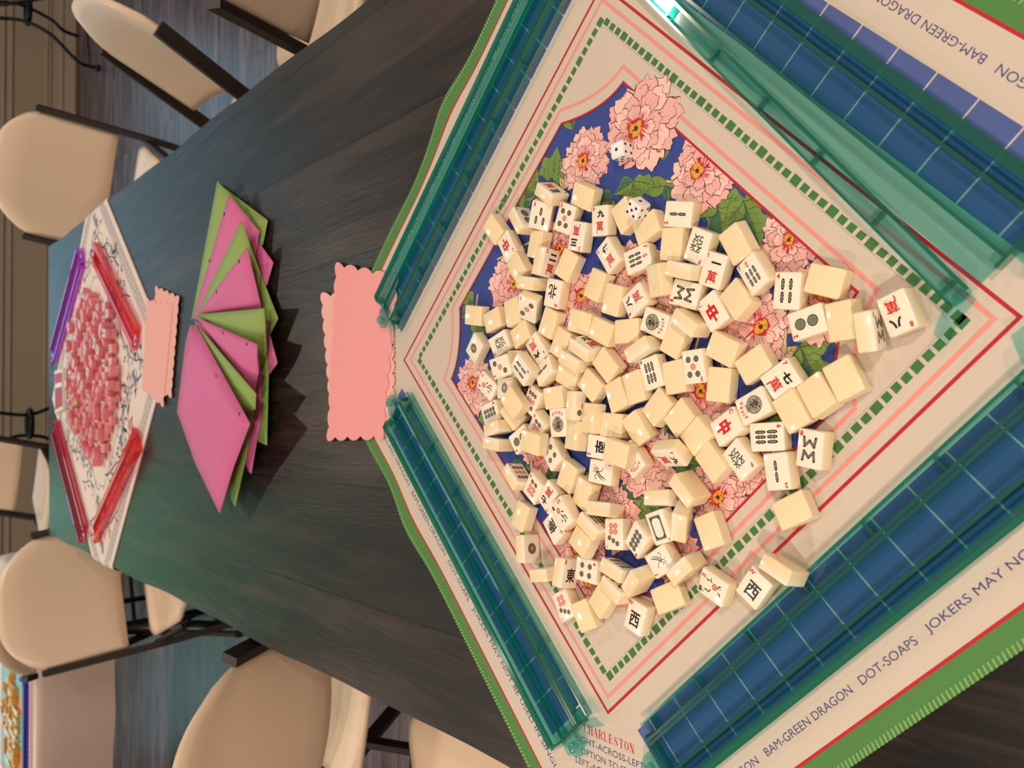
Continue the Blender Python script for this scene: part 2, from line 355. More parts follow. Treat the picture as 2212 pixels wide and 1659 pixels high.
A_pale = mat('petal_pink', C8(238, 178, 172), .6, var=.06, scale=120)
A_pale2 = mat('petal_light', C8(246, 200, 190), .6)
A_rose = mat('petal_rose', C8(222, 96, 102), .6)
A_deep = mat('petal_crimson', C8(196, 40, 58), .6)
A_line = mat('ink_maroon', C8(84, 30, 42), .6)
A_yel = mat('stamen_yellow', C8(224, 166, 44), .6)
A_leaf = mat('leaf_green', C8(116, 146, 66), .6)
A_leafd = mat('leaf_blue_green', C8(64, 104, 84), .6)
A_stem = mat('stem_cream', C8(222, 198, 154), .6)
A_dark = mat('ink_dark', C8(30, 34, 44), .6)
NM = [A_cream, A_green, A_green2, A_red, A_pink, A_dash, A_blue, A_strip, A_ink, A_pale, A_pale2, A_rose, A_deep, A_line, A_yel, A_leaf, A_leafd, A_stem, A_dark]
CREAM, GREEN, GREEN2, RED, PINK, DASH, BLUE, STRIP, INK, PALE, PALE2, ROSE, DEEP, LINE, YEL, LEAF, LEAFD, STEM, DARK = range(19)
rnd = random.Random(11)
bm = bmesh.new()
def nfn(p):
    a, b, z = p; x = a * E1[0] + b * E2[0]; y = a * E1[1] + b * E2[1]
    # slight bulges of the hem where the cloth does not lie flat
    e = max(abs(a), abs(b)); k = max(0, (e - .35) / .045)
    if k > 0:
        if b > 0 and abs(b) >= abs(a): o = .012 * math.exp(-((a - .035) / .045) ** 2) - .004 * math.exp(-((a + .08) / .05) ** 2); x += E2[0] * o * k; y += E2[1] * o * k
        elif a < 0 and abs(a) > abs(b): o = .008 * math.exp(-((b - .09) / .05) ** 2) - .004 * math.exp(-((b - .16) / .04) ** 2); x -= E1[0] * o * k; y -= E1[1] * o * k
    return drape(x, y, TZ - .0003 - MT + z)
mat_slab(bm, .397, nfn, MT, GREEN, GREEN)
zt = MT
def ring(h0, h1, mi, z, ha0=None, ha1=None):
    """square ring between half sizes h0 < h1"""
    grid_sheet(bm, -h1, h1, h0, h1, z, mi, .02, nfn); grid_sheet(bm, -h1, h1, -h1, -h0, z, mi, .02, nfn)
    grid_sheet(bm, -h1, -h0, -h0, h0, z, mi, .02, nfn); grid_sheet(bm, h0, h1, -h0, h0, z, mi, .02, nfn)
def line_ring(pts, wd, mi, z, sub=.03):
    """closed line with mitred corners"""
    n = len(pts); inner, outer = [], []
    for i in range(n):
        p0, p1, p2 = pts[i - 1], pts[i], pts[(i + 1) % n]
        d1 = Vector((p1[0] - p0[0], p1[1] - p0[1])).normalized(); d2 = Vector((p2[0] - p1[0], p2[1] - p1[1])).normalized()
        n1 = Vector((-d1.y, d1.x)); n2 = Vector((-d2.y, d2.x)); m_ = (n1 + n2); m_ = m_ / max(.3, m_.dot(n1))
        inner.append((p1[0] + m_.x * wd / 2, p1[1] + m_.y * wd / 2)); outer.append((p1[0] - m_.x * wd / 2, p1[1] - m_.y * wd / 2))
    for i in range(n):
        j = (i + 1) % n; l = math.hypot(pts[j][0] - pts[i][0], pts[j][1] - pts[i][1]); k = max(1, int(l / sub))
        for s in range(k):
            t0, t1 = s / k, (s + 1) / k
            q = [(inner[i][0] + (inner[j][0] - inner[i][0]) * t0, inner[i][1] + (inner[j][1] - inner[i][1]) * t0), (outer[i][0] + (outer[j][0] - outer[i][0]) * t0, outer[i][1] + (outer[j][1] - outer[i][1]) * t0),
                 (outer[i][0] + (outer[j][0] - outer[i][0]) * t1, outer[i][1] + (outer[j][1] - outer[i][1]) * t1), (inner[i][0] + (inner[j][0] - inner[i][0]) * t1, inner[i][1] + (inner[j][1] - inner[i][1]) * t1)]
            f = bm.faces.new([bm.verts.new(nfn((a, b, z))) for a, b in q]); f.material_index = mi
def P2(pts, z, mi):
    if z > z3: z = z3 + (z - z3) * .16
    try: f = bm.faces.new([bm.verts.new(nfn((p[0], p[1], z))) for p in pts]); f.material_index = mi
    except ValueError: pass
z3 = 1.0
# stitched hem: one short slanting stitch after another on the edge
for side in range(4):
    for k in range(198):
        t = -.394 + k * .004; q = [(t, .3915), (t + .0016, .3915), (t + .0030, .3972), (t + .0014, .3972)]
        q = [((a, b), (-b, a), (-a, -b), (b, -a))[side] for a, b in q]; P2(q, zt + .0004, GREEN2)
grid_sheet(bm, -.379, .379, -.379, .379, zt + .00003, RED, .02, nfn)
grid_sheet(bm, -.3764, .3764, -.3764, .3764, zt + .00006, CREAM, .02, nfn)
z1 = zt + .00010; z3 = zt + .00016
for side in range(4):                              # blue tile strips, 13 cells each
    def rt4(p, s=side): a, b = p; return ((a, b), (-b, a), (-a, -b), (b, -a))[s]
    x = -.2283
    while x < .2283 - 1e-6:
        nx_ = -.2283 + (round((x + .2283) / .03605 + .0001) + 1) * .03605; nx_ = min(nx_, .2283)
        i0 = x + .0007; i1 = nx_ - .0007
        P2([rt4((i0, .2795)), rt4((i1, .2795)), rt4((i1, .3370)), rt4((i0, .3370))], z1, STRIP); x = nx_
    # rule text, tops towards the middle of the mat
    def tfn(p, s=side):
        a, b = p[0], -p[1]; a, b = ((a, -b), (b, a), (-a, b), (-b, -a))[s]; return nfn((a, b, p[2]))
    for s_, a0, a1 in (('CRAKS-RED DRAGON', -.233, -.128), ('BAM-GREEN DRAGON', -.1175, -.0172), ('DOT-SOAPS', -.0075, .0487), ('JOKERS MAY NOT BE USED IN SINGLES, OR PAIRS', .0592, .322)):
        put_text(bm, s_, 0.0, (a0 + a1) / 2, -.3567, a1 - a0, .0063 if ',' not in s_ else .0078, z1, INK, fn=lambda p, s=side: nfn((*(((p[0], p[1]), (-p[1], p[0]), (-p[0], -p[1]), (p[1], -p[0]))[s]), p[2])))
# corner lettering
SER = {'C': [('arc', .5, .5, .42, .5, 50, 310)], }
def serif_word(word, cx_, cy_, W_, H_, z, mi, tf):
    """red serif capitals from thick and thin strokes"""
    gl = {'C': ([((.92, .78), (.70, .97), (.42, .98), (.16, .75), (.12, .5), (.16, .25), (.42, .02), (.70, .03), (.92, .22))], [(.09, .06, .10, .22, .26, .22, .10, .06, .09)], [((.92, .70), (.92, .98))]),
          'H': ([((.2, 0), (.2, 1)), ((.8, 0), (.8, 1)), ((.2, .5), (.8, .5))], [.24, .24, .08], [((.02, .02), (.38, .02)), ((.02, .98), (.38, .98)), ((.62, .02), (.98, .02)), ((.62, .98), (.98, .98))]),
          'A': ([((.08, 0), (.5, 1)), ((.5, 1), (.86, 0)), ((.22, .34), (.72, .34))], [.08, .24, .07], [((-.04, .02), (.24, .02)), ((.66, .02), (1.04, .02))]),
          'R': ([((.2, 0), (.2, 1)), ((.2, .96), (.6, .96), (.78, .86), (.8, .73), (.75, .58), (.6, .5), (.2, .5)), ((.48, .5), (.88, 0))], [.24, (.07, .09, .2, .24, .2, .09, .07), .22], [((.02, .02), (.4, .02)), ((.02, .98), (.3, .98)), ((.74, .02), (1.0, .02))]),
          'L': ([((.24, 0), (.24, 1)), ((.24, .04), (.86, .04))], [.24, .08], [((.04, .02), (.4, .02)), ((.04, .98), (.44, .98)), ((.88, .0), (.88, .3))]),
          'E': ([((.24, 0), (.24, 1)), ((.24, .04), (.86, .04)), ((.24, .5), (.66, .5)), ((.24, .96), (.82, .96))], [.24, .08, .07, .08], [((.04, .02), (.3, .02)), ((.04, .98), (.3, .98)), ((.88, 0), (.88, .28)), ((.84, .74), (.84, 1)), ((.66, .38), (.66, .62))]),
          'S': ([((.80, .76), (.62, .96), (.38, .96), (.2, .78), (.3, .6), (.68, .42), (.8, .24), (.62, .04), (.36, .04), (.18, .24))], [(.08, .06, .08, .2, .26, .26, .2, .08, .06, .08)], [((.80, .70), (.80, .97)), ((.18, .03), (.18, .3))]),
          'T': ([((.5, 0), (.5, 1)), ((.06, .96), (.94, .96))], [.24, .08], [((.3, .02), (.7, .02)), ((.08, .72), (.08, 1)), ((.92, .72), (.92, 1))]),
          'O': ([((.5, .98), (.22, .86), (.12, .5), (.22, .14), (.5, .02), (.78, .14), (.88, .5), (.78, .86), (.5, .98))], [(.06, .16, .25, .16, .06, .16, .25, .16, .06)], []),
          'N': ([((.16, 0), (.16, 1)), ((.16, 1), (.84, 0)), ((.84, 0), (.84, 1))], [.08, .24, .08], [((.0, .02), (.32, .02)), ((.0, .98), (.28, .98)), ((.68, .98), (1.0, .98))])}
    n = len(word); cw = W_ / n
    for i, ch in enumerate(word):
        st, wd, se = gl[ch]; ox = cx_ - W_ / 2 + i * cw + cw * .08; gw = cw * .84
        T_ = lambda p: (ox + p[0] * gw, cy_ - H_ / 2 + p[1] * H_)
        for s, w_ in zip(st, wd):
            ww = [q * gw for q in w_] if isinstance(w_, tuple) else w_ * gw
            o_ = stroke_poly([T_(p) for p in s], ww); P2([tf(p) for p in o_], z, mi)
        for s in se: P2([tf(p) for p in stroke_poly([T_(p) for p in s], .07 * gw)], z, mi)
for k in range(4):
    def cf(p, k=k):                                # word frame: x along the corner, y towards the middle
        x, y = p; d = .3775 - y
        u = (-1 / math.sqrt(2), -1 / math.sqrt(2)); t = (1 / math.sqrt(2), -1 / math.sqrt(2))
        a = u[0] * d + t[0] * x; b = u[1] * d + t[1] * x
        return ((a, b), (-b, a), (-a, -b), (b, -a))[k]
    serif_word('CHARLESTON', 0, .0, .066, .0088, z1, RED, cf)
    for i, s_ in enumerate(('RIGHT-ACROSS-LEFT', 'OPTION TO STOP', 'LEFT-ACROSS-RIGHT', 'OPTION: 1, 2 OR 3', 'PASS ACROSS')):
        wds = (.088, .073, .088, .086, .06)[i]
        put_text(bm, s_, 0.0, 0, -.0125 - i * .0112, wds, .0064, z1, INK, fn=lambda p: nfn((*cf((p[0], p[1])), p[2])))
z2 = zt + .00014
sq = lambda h: [(-h, -h), (h, -h), (h, h), (-h, h)]
line_ring(sq(.2497), .0028, RED, z2); line_ring(sq(.2392), .0034, PINK, z2)
for side in range(4):                              # painted green dashes, every fourth one fatter
    t = -.2265; k = 0
    while t < .223:
        L_ = .0068 + (.0016 if k % 4 == 0 else 0) + rnd.uniform(-.0004, .0004); wd = .0062 + (.0012 if k % 4 == 0 else 0)
        q = [(t, -.2262 - wd / 2), (t + L_, -.2262 - wd / 2 + rnd.uniform(-.0004, .0004)), (t + L_ + .0003, -.2262 + wd / 2), (t + .0002, -.2262 + wd / 2 + rnd.uniform(-.0004, .0004))]
        P2([((a, b), (-b, a), (-a, -b), (b, -a))[side] for a, b in q], z2, DASH); t += L_ + .0030; k += 1
# panel outline with scooped corners
def scoop(A, B, ca, cb, n=12):
    """A, B half sizes, ca/cb where the corner scoops start; counter-clockwise"""
    out = []
    for q, (sa, sb) in enumerate(((1, 1), (-1, 1), (-1, -1), (1, -1))):
        p0 = (A * sa, cb * sb); p1 = (ca * sa, B * sb)
        mid = ((A * .55 + ca * .45) * sa * .985, (B * .45 + cb * .55) * sb * .96)
        c = (2 * mid[0] - (p0[0] + p1[0]) / 2, 2 * mid[1] - (p0[1] + p1[1]) / 2)
        arc = [((1 - t) ** 2 * p0[0] + 2 * t * (1 - t) * c[0] + t * t * p1[0], (1 - t) ** 2 * p0[1] + 2 * t * (1 - t) * c[1] + t * t * p1[1]) for t in [i / n for i in range(n + 1)]]
        out += arc if q in (0, 2) else arc[::-1]
    return out
pan = scoop(.195, .2045, .1235, .1575); pan_o = scoop(.2055, .2155, .1325, .1680)
z3 = zt + .00016
P2(pan, z3, BLUE)
# --- leaves, stems
def leaf(x, y, ln, ang, col=LEAF, z=z3, wide=.42, lobes=0, seed=0):
    rr = random.Random(seed); ca, sa = math.cos(ang), math.sin(ang)
    def T_(u, v): return (x + u * ca - v * sa, y + u * sa + v * ca)
    def outline(g):
        P_ = []
        n = 14
        for s in (1, -1):
            rng = range(0, n + 1) if s == 1 else range(n - 1, 0, -1)
            for i in rng:
                t = i / n; w_ = math.sin(PI * t ** .8) * wide * ln / 2
                if lobes: w_ *= 1 + .28 * math.sin(t * lobes * PI * 2)
                P_.append(T_(ln * t * (1 + g * .02) - g * ln * .01, s * (w_ + g)))
        return P_
    P2(outline(.0005), z + .00001, DARK if col != STEM else LINE); P2(outline(0), z + .00002, col)
    n = 10
    half = [T_(ln * i / n, 0) for i in range(n + 1)] + [T_(ln * i / n, -math.sin(PI * (i / n) ** .8) * wide * ln / 2 * .86 * (1 + (.28 * math.sin(i / n * lobes * PI * 2) if lobes else 0))) for i in range(n - 1, 0, -1)]
    if col == LEAF: P2(half, z + .00003, LEAFD if rr.random() < .45 else LEAF)
    P2(stroke_poly([T_(0, 0), T_(ln * .5, ln * .02), T_(ln * .95, 0)], [.0006, .0005, .0002]), z + .00004, DARK)
    for t in (.25, .45, .65):
        for s in (1, -1): P2(stroke_poly([T_(ln * t, 0), T_(ln * (t + .14), s * ln * wide * .3)], [.0004, .0002]), z + .00004, DARK)
def spray(x, y, ang, z, col=LEAF, n=3, ln=.016):
    for i in range(n):
        leaf(x, y, ln * rnd.uniform(.8, 1.15), ang + (i - (n - 1) / 2) * .95 + rnd.uniform(-.15, .15), col, z + i * .00005, .5, 0, rnd.randint(0, 999))
def stem(pts, z, w_=.0022):
    P2(stroke_poly(pts, [w_ + .0008] * len(pts)), z, LINE); P2(stroke_poly(pts, [w_ * rnd.uniform(.85, 1.1) for _ in pts]), z + .00001, STEM)
for p in (((.12, .08), (.15, .06), (.165, .03), (.16, -.01), (.17, -.04)), ((.06, .13), (.02, .15), (-.04, .19)), ((-.09, .19), (-.12, .17), (-.13, .14)), ((.13, -.02), (.10, .01), (.06, .06)), ((-.03, -.13), (-.02, -.16), (.02, -.19)),
          ((-.10, -.10), (-.13, -.06), (-.14, -.02)), ((.12, -.15), (.16, -.11)), ((.02, .02), (-.02, -.02), (-.03, -.07)), ((-.09, .02), (-.12, .06)), ((.05, -.09), (.09, -.07), (.11, -.05))):
    stem(list(p), z3 + .00002)
LF = [(.0947, .1813, 2.6, 1), (.128, .186, 1.2, 0), (.1346, .0815, -2.4, 3), (.1744, -.008, -2.2, 3), (.188, -.031, -2.0, 3), (.1677, .0645, .8, 0), (.154, .044, 2.2, 0), (.1625, .024, -.4, 0), (.026, .1894, 1.9, 2), (.0394, .1919, .4, 0), (-.1024, .19, 1.8, 1),
      (-.115, .1736, -2.0, 1), (-.07, -.134, -2.7, 3), (-.139, -.0336, 2.4, 2), (.1356, -.152, -1.9, 3), (-.02, -.133, -.6, 1), (.1074, .0913, 2.3, 1), (.083, .119, .9, 0), (-.079, -.0217, 1.4, 1), (-.072, -.17, -1.3, 1), (-.131, .0458, 1.0, 1), (.15, .1, .4, 0), (.075, .175, .6, 0), (-.165, .07, 2.6, 1), (.06, -.17, -.8, 1), (.10, -.18, 1.6, 0)]
for i, (x, y, a, k) in enumerate(LF):
    leaf(x, y, .034 + .010 * (k > 1), a, LEAF, z3 + .00006 + (i % 3) * .00005, .72 if k else .55, 2 if k else 0, i)
    if k != 0: leaf(x, y, .028, a + 1.25, LEAF, z3 + .00022, .6, 2, i + 50)
    if k > 1: leaf(x, y, .026, a - 1.2, LEAF, z3 + .00027, .62, 1, i + 90)
for i in range(46):
    x = rnd.uniform(-.18, .18); y = rnd.uniform(-.19, .19)
    if abs(x) + abs(y) > .33: continue
    spray(x, y, rnd.uniform(0, 6.28), z3 + .00034 + (i % 4) * .00004, STEM if i % 3 == 0 else LEAF, 3 if i % 2 else 2, rnd.uniform(.013, .02))
# --- peonies: ruffled petals with ink outlines and rose streaks
def petal(x, y, ang, L_, spread, z, rr, shade):
    n = 15; pts = []; base = L_ * .12
    ph = rr.uniform(0, 6); f1 = rr.randint(3, 5)
    for i in range(n + 1):
        t = -1 + 2 * i / n; a = ang + t * spread
        r_ = L_ * (1 - .22 * t * t) * (1 + .055 * math.sin(t * f1 * 2.2 + ph) + .035 * math.sin(t * 17 + ph * 2))
        pts.append((r_, a))
    def shape(dr, da): return [(x + math.cos(ang) * base * .3, y + math.sin(ang) * base * .3)] + [(x + (r_ + dr) * math.cos(a + da * (a - ang)), y + (r_ + dr) * math.sin(a + da * (a - ang))) for r_, a in pts]
    P2(shape(.00028, .03), z, LINE); P2(shape(-.00022, -.03), z + .000008, shade)
    # rose wash near the base, veins
    wd = spread * .55
    if rr.random() < .8:
        P2([(x, y)] + [(x + L_ * (.42 + .2 * rr.random()) * math.cos(ang + t * wd), y + L_ * (.42 + .2 * rr.random()) * math.sin(ang + t * wd)) for t in (-1, -.6, -.2, .2, .6, 1)], z + .000014, ROSE if rr.random() < .75 else DEEP)
        P2([(x, y)] + [(x + L_ * (.60 + .18 * (j % 2)) * math.cos(ang + t * wd * .8), y + L_ * (.60 + .18 * (j % 2)) * math.sin(ang + t * wd * .8)) for j, t in enumerate((-.9, -.55, -.2, .15, .5, .85))], z + .000011, PALE)
    for t in (-.55, -.1, .4):
        a = ang + t * spread; r1 = L_ * rr.uniform(.62, .84)
        P2(stroke_poly([(x + L_ * .3 * math.cos(a), y + L_ * .3 * math.sin(a)), (x + r1 * .8 * math.cos(a + .05), y + r1 * .8 * math.sin(a + .05)), (x + r1 * math.cos(a), y + r1 * math.sin(a))], [.0003, .0003, .00015]), z + .000018, LINE)
def peony(x, y, r, z, seed):
    rr = random.Random(seed); a0 = rr.uniform(0, 6.28); zz = z
    ox, oy = rr.uniform(-.12, .12) * r, rr.uniform(-.12, .12) * r
    for ring_, (n, L_, sp) in enumerate(((9, 1.0, .46), (8, .80, .48), (7, .60, .52), (6, .42, .6))):
        for i in range(n):
            a = a0 + ring_ * .4 + 2 * PI * i / n + rr.uniform(-.15, .15)
            l = r * L_ * rr.uniform(.85, 1.12); s = .10 * r * ring_
            petal(x + ox * ring_ * .5 + s * math.cos(a) * .3, y + oy * ring_ * .5 + s * math.sin(a) * .3, a, l, sp * rr.uniform(.85, 1.15), zz, rr, PALE if rr.random() < .6 else PALE2); zz += .000022
    # open heart of stamens
    hx, hy = x + ox * 2, y + oy * 2; ha = rr.uniform(0, 6.28)
    P2([(hx + r * rr.uniform(.18, .27) * math.cos(t * .5), hy + r * rr.uniform(.16, .25) * math.sin(t * .5)) for t in range(12)], zz, DEEP); zz += .00001
    P2([(hx + r * rr.uniform(.12, .22) * math.cos(t * .45), hy + r * rr.uniform(.12, .2) * math.sin(t * .45)) for t in range(14)], zz, YEL); zz += .00001
    for k in range(16):
        a = rr.uniform(0, 6.28); d = r * rr.uniform(.02, .2); P2(circ(hx + d * math.cos(a), hy + d * math.sin(a), r * .022, 6), zz, (DEEP, YEL, LINE)[k % 3]); zz += .000001
    P2(circ(hx, hy, r * .06, 8), zz, LINE)
PE = [(.1134, .1471, .034), (.1863, .018, .036), (-.0437, .1531, .034), (-.1687, .1208, .036), (.0082, .0547, .036), (.0761, .0165, .033), (.1177, -.1068, .036), (.0456, -.1173, .032), (-.0437, -.1121, .036), (-.0046, -.1858, .032), (-.1685, -.1182, .036),
      (-.1775, -.1535, .03), (.1874, -.0877, .028), (.1732, -.1415, .032), (.0357, .114, .03), (-.1414, -.0058, .027), (.0926, -.0374, .03), (-.1083, -.1197, .032), (.0177, .1302, .026), (.0459, -.1917, .028), (-.09, .085, .027), (.0, -.03, .03), (-.05, .03, .027), (-.08, -.19, .03)]
for i, (x, y, r) in enumerate(PE): peony(x, y, r, z3 + .00055 + (i % 3) * .0009, 100 + i)
# cream surround over everything that runs past the panel, then its red and pink outlines
z4 = zt + .0036
